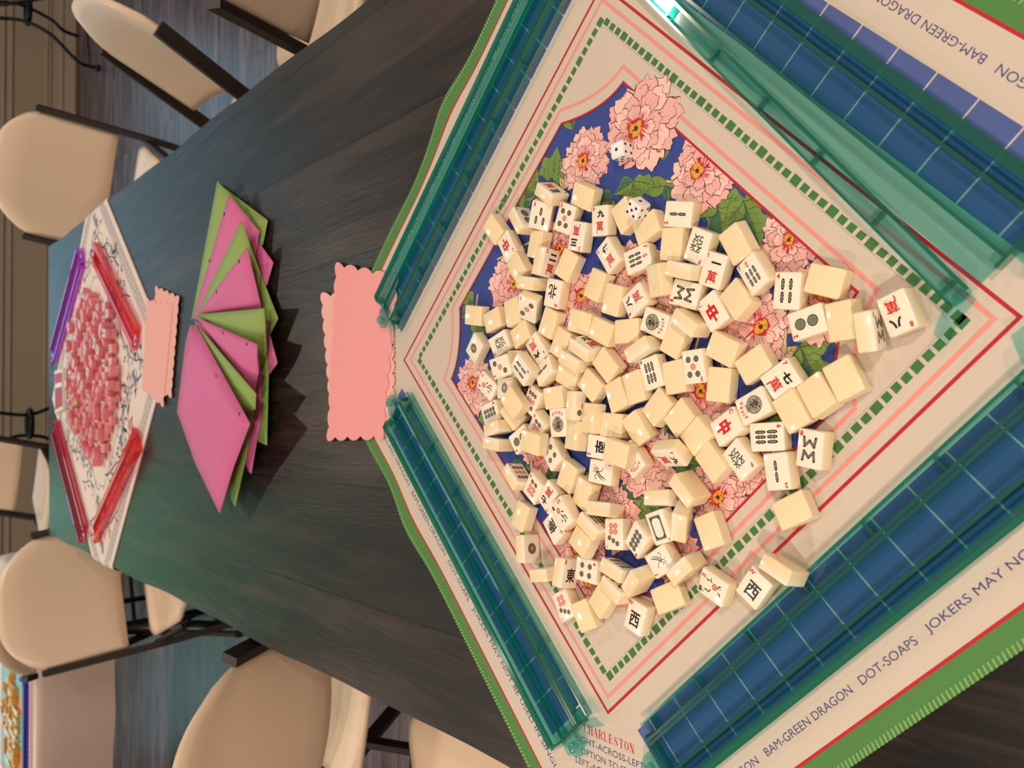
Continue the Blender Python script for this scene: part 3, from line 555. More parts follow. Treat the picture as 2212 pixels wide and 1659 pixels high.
# (ring strips: panel outline -> green-dash square, built quad by quad so that nothing covers the panel)
def surround(z):
    n = len(pan)
    outp = []
    for a, b in pan:
        s = .2215 / max(abs(a), abs(b)); outp.append((a * s, b * s))
    for i in range(n):
        j = (i + 1) % n
        P2([pan[i], pan[j], outp[j], outp[i]], z, CREAM)
surround(z4)
z5 = z3 + (z4 - z3) * .16
line_ring(pan[::-1], .0022, RED, z5 + .000012, sub=1); line_ring(pan_o[::-1], .0036, PINK, z5 + .000008, sub=1)
peony(.1791, .1095, .045, z4 + .00004, 7)
bm.normal_update(); up_normals(bm)
near_mat = finish('game_mat', bm, NM)
tag(near_mat, 'square cream game mat with green hem and pink peony panel, under the ivory tiles', 'game mat')
TILES = [
('c4l','C4',(0.15621,0.06275,0.01272),(-0.1669,-0.5857,0.7932,0.1189,-0.8106,-0.5735,0.9788,-0.0014,0.2049)),
('b3','B3',(0.13643,0.07438,0.01488),(-0.2945,0.8612,-0.4142,-0.7804,-0.4669,-0.4159,-0.5515,0.2008,0.8096)),
('d2a','D2',(0.13537,0.10616,0.0126),(0.0354,0.8119,0.5827,-0.0993,0.583,-0.8064,-0.9944,-0.0293,0.1012)),
('d5a','D5',(0.12844,0.04232,0.0085),(-0.393,0.9179,-0.0541,-0.9142,-0.3964,-0.0843,-0.0989,0.0163,0.995)),
('k1','',(0.14621,0.01632,0.00976),(0.8749,-0.4437,0.1941,-0.4436,-0.895,-0.0464,0.1943,-0.0455,-0.9799)),
('c9','C9',(0.11883,-0.00659,0.00912),(-0.0889,0.9937,-0.0678,-0.9919,-0.0821,0.0964,0.0902,0.0758,0.993)),
('k2','',(0.13372,0.1533,0.00948),(-0.6351,0.7605,0.1354,0.7683,0.64,0.0093,-0.0796,0.1099,-0.9907)),
('RC1','RC',(0.112,0.13064,0.00839),(-0.5339,-0.844,-0.0512,0.8391,-0.5363,0.091,-0.1043,0.0056,0.9945)),
('k3','',(0.08744,0.11476,0.00823),(-0.6177,0.7851,0.045,0.7813,0.6192,-0.0791,-0.09,-0.0137,-0.9958)),
('k4','',(0.06778,0.09053,0.01266),(-0.0293,-0.1869,0.9819,0.0659,-0.9806,-0.1847,0.9974,0.0593,0.041)),
('k5','',(0.10785,0.08464,0.00873),(0.2492,0.9682,-0.0195,0.9613,-0.2498,-0.1158,-0.117,0.0102,-0.9931)),
('c3','C3',(0.1079,0.02403,0.00871),(0.2476,-0.9688,-0.0068,0.9636,0.2455,0.1057,-0.1007,-0.0327,0.9944)),
('c2','C2',(0.08707,0.07013,0.01353),(-0.1206,0.9726,-0.199,0.0556,-0.1935,-0.9795,-0.9911,-0.1292,-0.0307)),
('k6','',(0.08124,0.04035,0.00774),(0.524,0.8517,-0.0056,0.8513,-0.5235,0.0352,0.027,-0.0232,-0.9994)),
('N','N',(0.05471,0.05866,0.00781),(0.2589,-0.9657,-0.0197,0.9658,0.2585,0.0198,-0.014,-0.0241,0.9996)),
('k7','',(0.11935,-0.03496,0.00821),(-0.4705,0.8822,0.0201,0.8795,0.4707,-0.0701,-0.0712,-0.0153,-0.9973)),
('k8','',(0.10403,-0.06264,0.00885),(-0.9269,-0.3753,-0.0106,-0.3734,0.9244,-0.0773,0.0388,-0.0677,-0.9969)),
('b2a','B2',(0.11071,-0.09697,0.00814),(0.9815,0.1844,-0.0508,-0.1862,0.982,-0.0329,0.0438,0.0418,0.9982)),
('k9','',(0.08569,-0.08954,0.0079),(0.1351,0.9901,0.0383,0.9903,-0.1362,0.0276,0.0325,0.0342,-0.9989)),
('G1','GF',(0.08033,-0.11827,0.00876),(0.4243,-0.9036,-0.0588,0.905,0.421,0.0617,-0.031,-0.0794,0.9964)),
('c1','C1',(0.0585,-0.13341,0.00838),(-0.344,0.938,-0.0416,-0.9386,-0.3424,0.0417,0.0249,0.0535,0.9983)),
('k10','',(0.07788,-0.15667,0.01178),(-0.3753,0.892,0.2519,0.9043,0.412,-0.1118,-0.2035,0.1858,-0.9613)),
('b7a','B7',(0.0768,-0.05163,0.00796),(-0.9681,0.25,0.0181,-0.2506,-0.9673,-0.0402,0.0075,-0.0434,0.999)),
('k11','',(0.05536,-0.07723,0.01269),(-0.0135,0.9908,0.1349,0.9283,0.0626,-0.3665,-0.3716,0.1202,-0.9206)),
('k12','',(0.0606,-0.10514,0.01256),(-0.0268,-0.26,0.9652,0.0609,-0.9642,-0.258,0.9978,0.0518,0.0416)),
('c5','C5',(0.08462,-0.01775,0.00955),(0.5371,0.833,-0.133,-0.8254,0.5515,0.1208,0.174,0.0449,0.9837)),
('c8a','C8',(0.03957,-0.0506,0.00936),(0.8829,-0.4636,-0.0746,0.4696,0.8708,0.1458,-0.0026,-0.1638,0.9865)),
('k13','',(0.05765,-0.00032,0.00889),(0.3995,0.9128,-0.0852,0.9099,-0.4061,-0.0848,-0.112,-0.0436,-0.9928)),
('k14','',(0.04224,-0.0213,0.00786),(0.2815,0.9596,-0.0008,0.9582,-0.2812,-0.0521,-0.0502,0.0139,-0.9986)),
('b8a','B8',(0.04037,-0.10457,0.00833),(0.9603,0.2721,0.0621,-0.2691,0.9617,-0.0513,-0.0737,0.0326,0.9967)),
('RC2','RC',(0.0246,-0.13358,0.00887),(0.5069,0.8575,-0.0884,-0.8567,0.5125,0.0586,0.0955,0.046,0.9944)),
('k15','',(0.03191,-0.15734,0.01068),(-0.6599,0.744,-0.1049,0.7497,0.6425,-0.1585,-0.0505,-0.1832,-0.9818)),
('b7b','B7',(0.05193,-0.17296,0.01058),(0.5108,0.8499,-0.1295,-0.8228,0.527,0.2129,0.2492,-0.0022,0.9684)),
('b4a','B4',(0.0358,-0.20041,0.00802),(-0.1096,0.9926,-0.0514,-0.9938,-0.1085,0.0228,0.0171,0.0536,0.9984)),
('k16','',(0.04034,-0.23008,0.00743),(-0.957,0.2902,-0.005,0.29,0.9568,0.0206,0.0107,0.0183,-0.9998)),
('d2b','D2',(0.01046,-0.21685,0.0076),(0.9664,-0.2569,-0,0.2568,0.9659,0.033,-0.0085,-0.0319,0.9995)),
('k17','',(0.0103,-0.24436,0.01012),(-0.0998,0.9908,0.0912,0.9758,0.1154,-0.1859,-0.1947,0.0704,-0.9783)),
('b8b','B8',(0.00205,-0.26459,0.01431),(0.1563,0.9825,0.1015,0.0992,0.0866,-0.9913,-0.9827,0.165,-0.0839)),
('c8b','C8',(0.01364,-0.28452,0.01012),(-0.3287,-0.9394,-0.0975,0.9242,-0.3412,0.1714,-0.1943,-0.0338,0.9804)),
('k18','',(-0.02048,-0.17133,0.00788),(0.8574,0.5137,0.0316,0.5147,-0.8566,-0.037,0.0081,0.048,-0.9988)),
('c7a','C7',(-0.03169,-0.19605,0.0094),(-0.8366,0.5296,-0.1399,-0.5345,-0.8451,-0.003,-0.1198,0.0723,0.9902)),
('k19','',(-0.05627,-0.20516,0.00912),(-0.5068,0.8563,0.0991,0.8508,0.5154,-0.1026,-0.1389,0.0323,-0.9898)),
('k20','',(-0.04437,-0.22528,0.0093),(-0.5724,0.8096,-0.1302,0.82,0.5652,-0.0903,0.0005,-0.1584,-0.9874)),
('k21','',(-0.03203,-0.24526,0.00847),(-0.4747,0.8768,-0.0764,0.8785,0.4773,0.0188,0.053,-0.0582,-0.9969)),
('J1','J',(-0.05364,-0.17238,0.00897),(0.889,-0.4564,0.0363,0.4519,0.8874,0.0911,-0.0738,-0.0646,0.9952)),
('RC3','RC',(-0.07129,-0.14873,0.00969),(-0.8345,0.5459,0.0747,-0.5331,-0.8342,0.1412,0.1394,0.078,0.9872)),
('b6','B6',(-0.07758,-0.18382,0.008),(-0.9947,0.0982,0.0305,-0.0995,-0.9941,-0.0428,0.0261,-0.0456,0.9986)),
('G2','GF',(-0.09659,-0.16099,0.00941),(-0.6803,-0.7297,-0.0687,0.7174,-0.6822,0.1412,-0.1499,0.0468,0.9876)),
('b2b','B2',(-0.10359,-0.19402,0.00876),(-0.1673,-0.9859,0.0007,0.9775,-0.1658,0.1302,-0.1283,0.0224,0.9915)),
('b8c','B8',(-0.08466,-0.22119,0.00891),(-0.0905,0.9956,0.0246,-0.9828,-0.0933,0.1591,0.1607,-0.0098,0.987)),
('k22','',(-0.13259,-0.20581,0.00837),(-0.8667,-0.4895,-0.0966,-0.4881,0.8719,-0.039,0.1033,0.0133,-0.9946)),
('k23','',(0.04052,0.18914,0.00833),(0.9895,-0.1324,0.0583,-0.1349,-0.99,0.0412,0.0523,-0.0486,-0.9974)),
('k24','',(0.03344,0.15496,0.00806),(-0.9624,-0.2709,0.0201,-0.2716,0.9611,-0.0503,-0.0057,-0.0538,-0.9985)),
('k25','',(0.03966,0.11937,0.01003),(-0.2762,0.9592,-0.061,0.9602,0.2781,0.0251,0.0411,-0.0516,-0.9978)),
('d3a','D3',(0.04342,0.09046,0.01602),(-0.3661,0.7624,-0.5336,-0.8516,-0.5056,-0.1381,-0.3751,0.4039,0.8344)),
('k26','',(0.02494,0.06548,0.00808),(0.3909,0.9198,-0.0346,0.9184,-0.3922,-0.0516,-0.061,-0.0117,-0.9981)),
('k27','',(0.01566,0.10758,0.00867),(0.898,0.4401,-0.0028,0.439,-0.8962,-0.0643,-0.0308,0.0565,-0.9979)),
('d1a','D1',(0.00354,0.18523,0.00918),(0.7036,-0.7018,-0.1112,0.7101,0.7003,0.0737,0.0261,-0.1308,0.9911)),
('G3','GF',(0.00704,0.14011,0.01041),(0.9166,-0.3788,-0.1281,0.3697,0.9248,-0.0892,0.1523,0.0344,0.9877)),
('d3b','D3',(-0.01851,0.12421,0.02228),(0.9616,-0.2389,-0.1348,0.2289,0.9697,-0.0857,0.1512,0.0516,0.9872)),
('k29','',(-0.01573,0.11741,0.00772),(0.0187,0.999,0.0403,0.9998,-0.019,0.0074,0.0081,0.0401,-0.9992)),
('c6','C6',(-0.00027,0.08249,0.0084),(-0.6069,-0.7912,-0.0749,0.79,-0.6109,0.0517,-0.0867,-0.0278,0.9958)),
('b2c','B2',(-0.02342,0.06953,0.00986),(-0.8141,0.5742,0.0863,-0.5585,-0.815,0.1544,0.159,0.0775,0.9842)),
('b4b','B4',(-0.02173,0.09105,0.02223),(-0.6971,-0.706,-0.1254,0.7046,-0.7068,0.0625,-0.1327,-0.0448,0.9901)),
('FW','FW',(-0.03931,0.16312,0.00888),(0.8026,0.5912,-0.0803,-0.5934,0.8049,-0.0047,0.0618,0.0514,0.9968)),
('d8a','D8',(-0.06899,0.15715,0.00858),(-0.9427,0.3215,-0.089,-0.3244,-0.9457,0.0193,-0.078,0.0471,0.9958)),
('d1b','D1',(-0.04206,0.13041,0.00938),(-0.9955,0.0679,0.0656,-0.0602,-0.9918,0.1125,0.0727,0.108,0.9915)),
('k32','',(-0.05724,0.10361,0.02378),(-0.7132,0.7008,-0.0154,0.6994,0.7129,0.0502,0.0462,0.0251,-0.9986)),
('k33','',(-0.07005,0.11914,0.01036),(-0.7126,0.6955,-0.0919,0.672,0.7144,0.1952,0.2014,0.0774,-0.9764)),
('d9a','D9',(-0.05464,0.08824,0.00889),(-0.4803,0.877,0.0124,-0.8708,-0.4785,0.1132,0.1052,0.0436,0.9935)),
('k34','',(-0.05066,0.05607,0.00859),(0.9908,0.1194,0.0634,0.1231,-0.9908,-0.0571,0.056,0.0644,-0.9964)),
('d3c','D3',(-0.05856,0.02265,0.01241),(0.0439,-0.9985,-0.0333,0.0324,0.0347,-0.9989,0.9985,0.0427,0.0338)),
('k35','',(-0.06987,0.00285,0.0122),(0.0202,0.9966,-0.0796,0.963,-0.0408,-0.2665,-0.2689,-0.0713,-0.9605)),
('k36','',(0.00372,0.04743,0.00846),(0.4385,0.8971,-0.0544,0.8934,-0.4417,-0.0815,-0.0971,-0.0129,-0.9952)),
('k37','',(0.02373,0.02148,0.00771),(0.9631,-0.2681,0.0237,-0.2683,-0.9633,0.0054,0.0214,-0.0115,-0.9997)),
('k38','',(0.01332,-0.00725,0.00791),(0.9231,-0.3842,0.0175,-0.3835,-0.923,-0.0322,0.0285,0.023,-0.9993)),
('k39','',(0.01193,-0.03891,0.00744),(0.9996,0.0197,-0.0222,0.0197,-0.9998,-0.0009,-0.0222,0.0005,-0.9998)),
('J2','J',(0.01791,-0.0719,0.00786),(-0.9307,-0.365,-0.0239,0.3647,-0.931,0.0172,-0.0286,0.0073,0.9996)),
('k40','',(0.01563,-0.11171,0.01325),(0.0121,-0.5415,-0.8406,-0.0955,-0.8374,0.5381,-0.9954,0.0738,-0.0618)),
('k41','',(0.00203,-0.09313,0.00842),(0.4305,0.9023,0.0212,0.9008,-0.4281,-0.0734,-0.0572,0.0507,-0.9971)),
('k42','',(-0.00563,-0.059,0.01205),(-0.0024,0.4593,-0.8883,-0.0318,-0.8879,-0.459,-0.9995,0.0272,0.0167)),
('k43','',(-0.01872,-0.01368,0.00828),(-0.7202,0.6932,0.029,0.6918,0.7207,-0.0453,-0.0523,-0.0125,-0.9986)),
('k44','',(-0.03835,0.00577,0.00822),(-0.7942,0.6052,-0.0555,0.6075,0.7932,-0.0435,0.0177,-0.0683,-0.9975)),
('c9l','C9',(-0.00226,0.01152,0.01336),(0.2131,0.4678,0.8578,-0.1116,0.8838,-0.4543,-0.9706,0.001,0.2405)),
('c4l2','C4',(-0.01411,0.02648,0.01257),(0.0619,0.4139,0.9082,-0.0662,0.9096,-0.4101,-0.9959,-0.0347,0.0837)),
('k45','',(-0.02868,0.03743,0.00828),(-0.9239,0.3746,0.0782,0.3717,0.9271,-0.049,-0.0909,-0.0162,-0.9957)),
('b9','B9',(-0.02619,-0.06922,0.00864),(0.2786,0.9584,-0.0616,-0.9574,0.2822,0.0605,0.0753,0.0421,0.9963)),
('k46','',(-0.03925,-0.05002,0.00933),(-0.274,0.9571,0.0939,0.9547,0.2825,-0.0938,-0.1162,0.0639,-0.9912)),
('k47','',(-0.04734,-0.02735,0.00839),(-0.4115,0.9095,-0.0595,0.9111,0.4088,-0.0522,-0.0232,-0.0757,-0.9969)),
('k48','',(-0.03025,-0.09379,0.0078),(-0.165,0.9859,0.0276,0.9855,0.1659,-0.0356,-0.0396,0.0213,-0.999)),
('d5b','D5',(-0.02123,-0.1155,0.00903),(-0.0944,-0.9922,-0.0808,0.9918,-0.1008,0.0786,-0.0862,-0.0727,0.9936)),
('k49','',(-0.03697,-0.1388,0.00744),(0.0759,0.9968,-0.0254,0.9971,-0.0759,-0.0004,-0.0023,-0.0253,-0.9997)),
('k50','',(-0.00731,-0.14296,0.00871),(0.9088,-0.4165,0.0259,-0.4137,-0.9073,-0.0749,0.0547,0.0574,-0.9969)),
('k51','',(-0.05743,-0.07639,0.00962),(-0.6335,-0.7603,-0.1437,-0.7573,0.6473,-0.0862,0.1586,0.0542,-0.9859)),
('k52','',(-0.0656,-0.1006,0.00918),(-0.7215,-0.6921,0.0192,-0.6902,0.7168,-0.0989,0.0547,-0.0846,-0.9949)),
('k53','',(-0.07983,-0.11823,0.00928),(-0.7372,-0.6666,0.1104,-0.6755,0.7307,-0.0984,-0.0151,-0.1471,-0.989)),
('k54','',(-0.10081,-0.13391,0.00971),(-0.7087,0.7042,0.0423,0.6916,0.7053,-0.1557,-0.1395,-0.0811,-0.9869)),
('k55','',(-0.07588,-0.05415,0.01157),(-0.483,0.8443,0.232,0.8622,0.5048,-0.042,-0.1526,0.1798,-0.9718)),
('c9b','C9',(-0.09629,-0.09371,0.01596),(-0.6569,0.1129,-0.7454,-0.2035,-0.9786,0.0311,-0.726,0.1721,0.6659)),
('k56','',(-0.12577,-0.11049,0.01307),(-0.1193,0.6872,-0.7166,0.1417,0.7261,0.6728,0.9827,-0.0213,-0.184)),
('J3','J',(-0.10506,-0.04707,0.00831),(-0.6599,-0.75,-0.0458,0.7459,-0.6612,0.0803,-0.0905,0.0189,0.9957)),
('k57','',(-0.09961,-0.03955,0.02194),(0.9782,-0.2064,-0.022,-0.2066,-0.9784,-0.0049,-0.0205,0.0094,-0.9997)),
('S1','S',(-0.09695,-0.00758,0.00952),(0.9941,0.1084,-0.0108,-0.1086,0.9794,-0.1701,-0.0079,0.1703,0.9854)),
('k58','',(-0.07551,-0.02324,0.00963),(0.9973,-0.0338,-0.0657,-0.0391,-0.9959,-0.0815,-0.0627,0.0838,-0.9945)),
('J4','J',(-0.07572,0.04982,0.00808),(0.0741,0.997,-0.0211,-0.9955,0.0727,-0.0612,-0.0595,0.0256,0.9979)),
('k59','',(-0.08769,0.02575,0.01134),(0.0352,0.9928,-0.1144,0.9648,-0.0636,-0.2551,-0.2605,-0.1014,-0.9601)),
('d6a','D6',(-0.08181,0.07871,0.0104),(-0.6587,0.7299,-0.1825,-0.7517,-0.649,0.1173,-0.0328,0.2145,0.9762)),
('k60','',(-0.09665,0.07512,0.02302),(0.9839,-0.1746,0.039,-0.1734,-0.9843,-0.0319,0.044,0.0246,-0.9987)),
('d2c','D2',(-0.0961,0.10736,0.00824),(0.8298,-0.5581,0.0015,0.5574,0.8286,-0.0525,0.0281,0.0444,0.9986)),
('d4a','D4',(-0.10826,0.05858,0.00864),(0.6851,0.725,0.0703,-0.7284,0.6807,0.0786,0.0091,-0.1051,0.9944)),
('c1l','C1',(-0.08582,0.14291,0.01353),(0.0087,0.2677,-0.9635,-0.1033,-0.9581,-0.2671,-0.9946,0.1018,0.0193)),
('k61','',(-0.10335,0.14553,0.01224),(0.0439,-0.0709,0.9965,0.0259,-0.9971,-0.0721,0.9987,0.029,-0.042)),
('d9b','D9',(-0.13644,0.11173,0.0132),(-0.0871,0.6321,0.77,-0.0674,0.7674,-0.6376,-0.9939,-0.1075,-0.0242)),
('d6b','D6',(-0.14499,0.08499,0.00965),(-0.6083,0.7812,-0.14,-0.7932,-0.6045,0.0737,-0.027,0.1559,0.9874)),
('c7b','C7',(-0.15196,0.06199,0.00915),(0.5983,-0.8012,0.0114,0.7952,0.5954,0.1149,-0.0989,-0.0597,0.9933)),
('FS','FS',(-0.16361,0.03197,0.01944),(0.6344,0.7719,-0.0408,-0.7665,0.6351,0.0953,0.0995,-0.0292,0.9946)),
('S2','S',(-0.18219,0.05405,0.00866),(-0.6971,-0.7143,0.0617,0.7168,-0.6925,0.0817,-0.0156,0.1012,0.9947)),
('k62','',(-0.12883,0.03658,0.00822),(0.3923,0.9198,-0.0101,0.9172,-0.3919,-0.0715,-0.0697,0.0188,-0.9974)),
('k63','',(-0.14356,0.01443,0.00876),(0.3697,0.9292,-0.0041,0.923,-0.3677,-0.1131,-0.1066,0.038,-0.9936)),
('b1a','B1',(-0.12102,-0.00848,0.00833),(-0.9949,-0.0688,0.0735,0.0669,-0.9974,-0.0275,0.0752,-0.0224,0.9969)),
('b5l','B5',(-0.15568,-0.01368,0.01288),(0.194,0.0396,0.9802,-0.0087,-0.9991,0.0421,0.981,-0.0166,-0.1934)),
('b7l','B7',(-0.17258,-5e-05,0.01254),(0.0431,-0.5285,0.8479,0.0027,-0.8486,-0.5291,0.9991,0.0251,-0.0351)),
('k64','',(-0.18979,0.01363,0.01212),(-0.8979,0.3655,-0.2453,0.4095,0.8981,-0.1605,0.1616,-0.2445,-0.9561)),
('d7a','D7',(-0.17725,-0.02673,0.00898),(-0.1225,-0.9866,0.108,0.9923,-0.12,0.0292,-0.0158,0.1108,0.9937)),
('d8b','D8',(-0.17699,-0.05619,0.01068),(0.6017,-0.7948,-0.0798,0.7917,0.5802,0.1912,-0.1057,-0.1782,0.9783)),
('P','P',(-0.16184,-0.0815,0.01178),(-0.3642,-0.9246,-0.1121,0.9227,-0.3745,0.0917,-0.1268,-0.0701,0.9895)),
('k65','',(-0.13691,-0.08388,0.01354),(-0.1763,0.1411,-0.9742,-0.09,-0.9878,-0.1268,-0.9802,0.0654,0.1868)),
('k66','',(-0.15346,-0.10649,0.01766),(-0.4442,0.8827,0.1534,-0.2976,-0.3069,0.904,0.845,0.3559,0.399)),
('k67','',(-0.15904,-0.13082,0.00793),(-0.4319,0.9013,-0.0335,0.9018,0.4309,-0.0335,-0.0158,-0.0447,-0.9989)),
('b1b','B1',(-0.19205,-0.08113,0.00951),(0.818,-0.5611,-0.1269,0.5705,0.8195,0.0539,0.0738,-0.1165,0.9904)),
('k68','',(-0.19386,-0.10794,0.0132),(-0.1102,0.6565,0.7463,0.0167,-0.7495,0.6618,0.9938,0.0854,0.0717)),
('k69','',(-0.2227,-0.08957,0.01073),(0.8567,0.4861,-0.1727,0.5091,-0.8506,0.1313,-0.0831,-0.2005,-0.9762)),
('FB','FB',(-0.20438,-0.13595,0.00908),(0.9483,0.3171,0.0151,-0.3164,0.9403,0.1254,0.0255,-0.1237,0.992)),
('W1','W',(-0.19725,-0.1735,0.00819),(-0.5629,0.824,-0.065,-0.8265,-0.562,0.0326,-0.0097,0.072,0.9974)),
('k70','',(-0.17793,-0.20043,0.01593),(0.1774,0.304,-0.936,0.1404,0.9335,0.3298,0.9741,-0.19,0.1229)),
('W2','W',(-0.24838,-0.05307,0.00861),(-0.2232,0.9734,0.0528,-0.9707,-0.2268,0.0787,0.0886,-0.0336,0.9955)),
('k71','',(-0.26122,0.01246,0.00917),(-0.4651,0.883,0.0635,0.8835,0.4583,0.0972,0.0567,0.1013,-0.9932)),
('k72','',(-0.24198,-0.01034,0.00907),(-0.5672,-0.8222,-0.0481,-0.812,0.568,-0.1345,0.1379,-0.0372,-0.9897)),
('d4l','D4',(-0.22702,-0.03151,0.01372),(-0.0397,0.4039,0.914,-0.1197,0.9062,-0.4056,-0.992,-0.1255,0.0123)),
('d9c','D9',(-0.20979,-0.03131,0.01373),(-0.1846,0.2487,0.9508,-0.04,0.9648,-0.2601,-0.982,-0.0861,-0.1682)),
('k73','',(-0.2141,-0.05765,0.01558),(-0.1726,0.6984,0.6946,0.2359,-0.6553,0.7176,0.9563,0.2877,-0.0516)),
('E','E',(-0.22414,0.0376,0.01377),(-0.1536,0.9879,-0.0222,-0.0167,-0.025,-0.9995,-0.988,-0.1531,0.0204)),
('d1c','D1',(-0.21012,0.09521,0.0129),(0.0903,-0.9802,0.1761,0.0005,-0.1767,-0.9843,0.9959,0.0889,-0.0154)),
('d4b','D4',(-0.21727,0.00787,0.00938),(-0.9952,-0.0125,0.0975,0.0163,-0.9992,0.0378,0.097,0.0392,0.9945)),
('k74','',(-0.17768,0.10386,0.01005),(0.2687,0.9509,-0.1533,0.9568,-0.2819,-0.0714,-0.1111,-0.1275,-0.9856)),
('k75','',(-0.23148,0.06686,0.01288),(-0.0299,0.2266,0.9735,0.0856,-0.9698,0.2284,0.9959,0.0902,0.0096)),
('d7b','D7',(-0.25788,0.04053,0.00782),(-0.5442,-0.8384,0.0307,0.839,-0.5437,0.0222,-0.0019,0.0378,0.9993)),
]
# ---------------------------------------------------------------- ivory tiles
TW, TL, TT = .0225, .029, .0135
def tile_body_mat(name, front, back):
    m, nt, b = nodes_mat(name); N = nt.nodes.new; L = nt.links.new
    tc = N('ShaderNodeTexCoord'); sx = N('ShaderNodeSeparateXYZ'); L(tc.outputs['Object'], sx.inputs[0])
    mr = N('ShaderNodeMapRange'); mr.inputs['From Min'].default_value = -.001; mr.inputs['From Max'].default_value = .0066; L(sx.outputs['Z'], mr.inputs['Value'])
    mx = N('ShaderNodeMix'); mx.data_type = 'RGBA'; mx.inputs[6].default_value = (*back, 1); mx.inputs[7].default_value = (*front, 1); L(mr.outputs[0], mx.inputs[0]); L(mx.outputs[2], b.inputs['Base Color'])
    b.inputs['Roughness'].default_value = .13; b.inputs['Specular IOR Level'].default_value = .38
    return m
T_body = tile_body_mat('ivory_plastic', C8(250, 240, 220), C8(249, 226, 184))
T_black = mat('engraved_black', C8(22, 24, 26), .35); T_red = mat('engraved_red', C8(214, 30, 34), .35); T_grn = mat('engraved_dark_green', C8(34, 48, 34), .35); T_iv = mat('engraved_gap_ivory', C8(176, 168, 146), .3)
T_face = mat('ivory_face', C8(250, 240, 222), .16)
TM = [T_body, T_black, T_red, T_grn, T_iv, T_face]; KB, KR, KG, KI, KF = 1, 2, 3, 4, 5
mm = .001
def rounded(bm, w_, l_, t_, r, seg=3):
    box(bm, -w_ / 2, w_ / 2, -l_ / 2, l_ / 2, -t_ / 2, t_ / 2, 0, r, seg)
    for f in bm.faces: f.smooth = True
def face_art(bm, d):
    z = TT / 2; st = [0]
    def A(pts, mi, lv=0):
        try: f = bm.faces.new([bm.verts.new((x * mm, y * mm, z + .00004 + lv * .00002)) for x, y in pts]); f.material_index = mi
        except ValueError: pass
    def tx(s, x, y, h, mi, w_=None, bold=.0, ang=0): put_text(bm, s, bold, x * mm, y * mm, w_ * mm if w_ else None, h * mm, z + .00005, mi, ang)
    def num(s, mi=KR): tx(s, -7.9, 11.1, 4.1, mi, None, .045)
    def dot(x, y, r, mi=KB):
        A(circ(x, y, r), mi, 0); A(circ(x, y, r * .72), KI if mi != KR else KF, 1); A(circ(x, y, r * .56), mi, 2); A(circ(x, y, r * .30), KI if mi != KR else KF, 3); A(circ(x, y, r * .16), mi, 4)
    def bam(x, y, ln=8.4, wd=2.9, mi=KB, ang=0):
        ca, sa = math.cos(ang), math.sin(ang)
        def Q(u, v): return (x + u * ca - v * sa, y + u * sa + v * ca)
        P_ = []; n = 12
        for s in (1, -1):
            for i in (range(n + 1) if s == 1 else range(n, -1, -1)):
                t = i / n; vv = -ln / 2 + ln * t; w_ = wd / 2 * (.86 + .16 * math.cos(t * PI * 6)) * math.sqrt(max(.05, 1 - abs(2 * t - 1) ** 8)); P_.append(Q(s * w_, vv))
        A(P_, mi, 0); A(stroke_poly([Q(0, -ln * .34), Q(0, ln * .34)], wd * .24), KI if mi != KR else KF, 1)
    k, n = d[0], d[1:]
    if d in ('RC',): tx('中', 0, -1.5, 16, KR, 10.5, .055); num('C'); return
    if d == 'GF': tx('發', .5, -1.8, 15, KG, 13, .0); num('F'); return
    if d in 'NSEW' and len(d) == 1: tx({'N': '北', 'S': '南', 'E': '東', 'W': '西'}[d], .5, -2, 14, KB, 12, .022); num(d); return
    if k == 'C':
        num(n); tx('一二三四伍六七八九'[int(n) - 1], 2.2, 6.3, 7.2 if n != '1' else 1.6, KB, 10, .06); tx('萬', 1.0, -6.2, 11.5, KR, 10, .018); return
    if k == 'D':
        num(n) if n not in ('1', '7') else tx(n, 8.0 if n == '7' else -8, 11.2, 3.4, KR, None, .02)
        n = int(n)
        if n == 1:
            A(circ(0, 0, 5.6, 32), KG, 0); A(circ(0, 0, 5.0, 32), KI, 1); A(circ(0, 0, 4.6, 32), KG, 2)
            for i in range(10):
                a = i * PI / 5; A(circ(3.3 * math.cos(a), 3.3 * math.sin(a), .62, 8), KI, 3)
            A(circ(0, 0, 2.2, 24), KI, 3); A(circ(0, 0, 1.9, 24), KR, 4); A(stroke_poly([(-1.2, -1.2), (1.2, 1.2)], .4), KF, 5); A(stroke_poly([(-1.2, 1.2), (1.2, -1.2)], .4), KF, 5)
        elif n == 2:
            for y in (5.2, -5.2):
                A(circ(0, y, 4.5, 28), KG, 0)
                for q, (r_, m_) in enumerate(((3.55, KI), (3.0, KG), (2.4, KI), (1.85, KG), (1.25, KI), (.7, KG))): A(circ(0, y, r_, 24), m_, 1 + q)
        elif n == 3:
            for i, (x, y) in enumerate(((5, 6.5), (0, 0), (-5, -6.5))): dot(x, y, 2.9, KR if i == 1 else KB)
        elif n == 4:
            for x in (-4.3, 4.3):
                for y in (5.2, -5.2): dot(x, y, 2.7)
        elif n == 5:
            for x in (-4.3, 4.3):
                for y in (6.4, -6.4): dot(x, y, 2.7)
            dot(0, 0, 2.7, KR)
        elif n == 6:
            for x in (-2.9, 2.9):
                dot(x, 7.4, 2.5)
                for y in (0.6, -5.4): dot(x, y, 2.8, KR)
        elif n == 7:
            for i in range(3): dot(-5 + 4.9 * i, 8.6 - 2.6 * i, 2.3)
            for x in (-2.7, 2.7):
                for y in (-2.2, -7.6): dot(x, y, 2.6, KR)
        elif n == 8:
            for x in (-2.6, 2.6):
                for i in range(4): dot(x, 8.4 - 5.3 * i, 2.5)
        elif n == 9:
            for j in range(3):
                for i in range(3): dot(-4.9 + 4.9 * i, 7.2 - 7.0 * j, 2.35, KR if j == 1 else KB)
        return
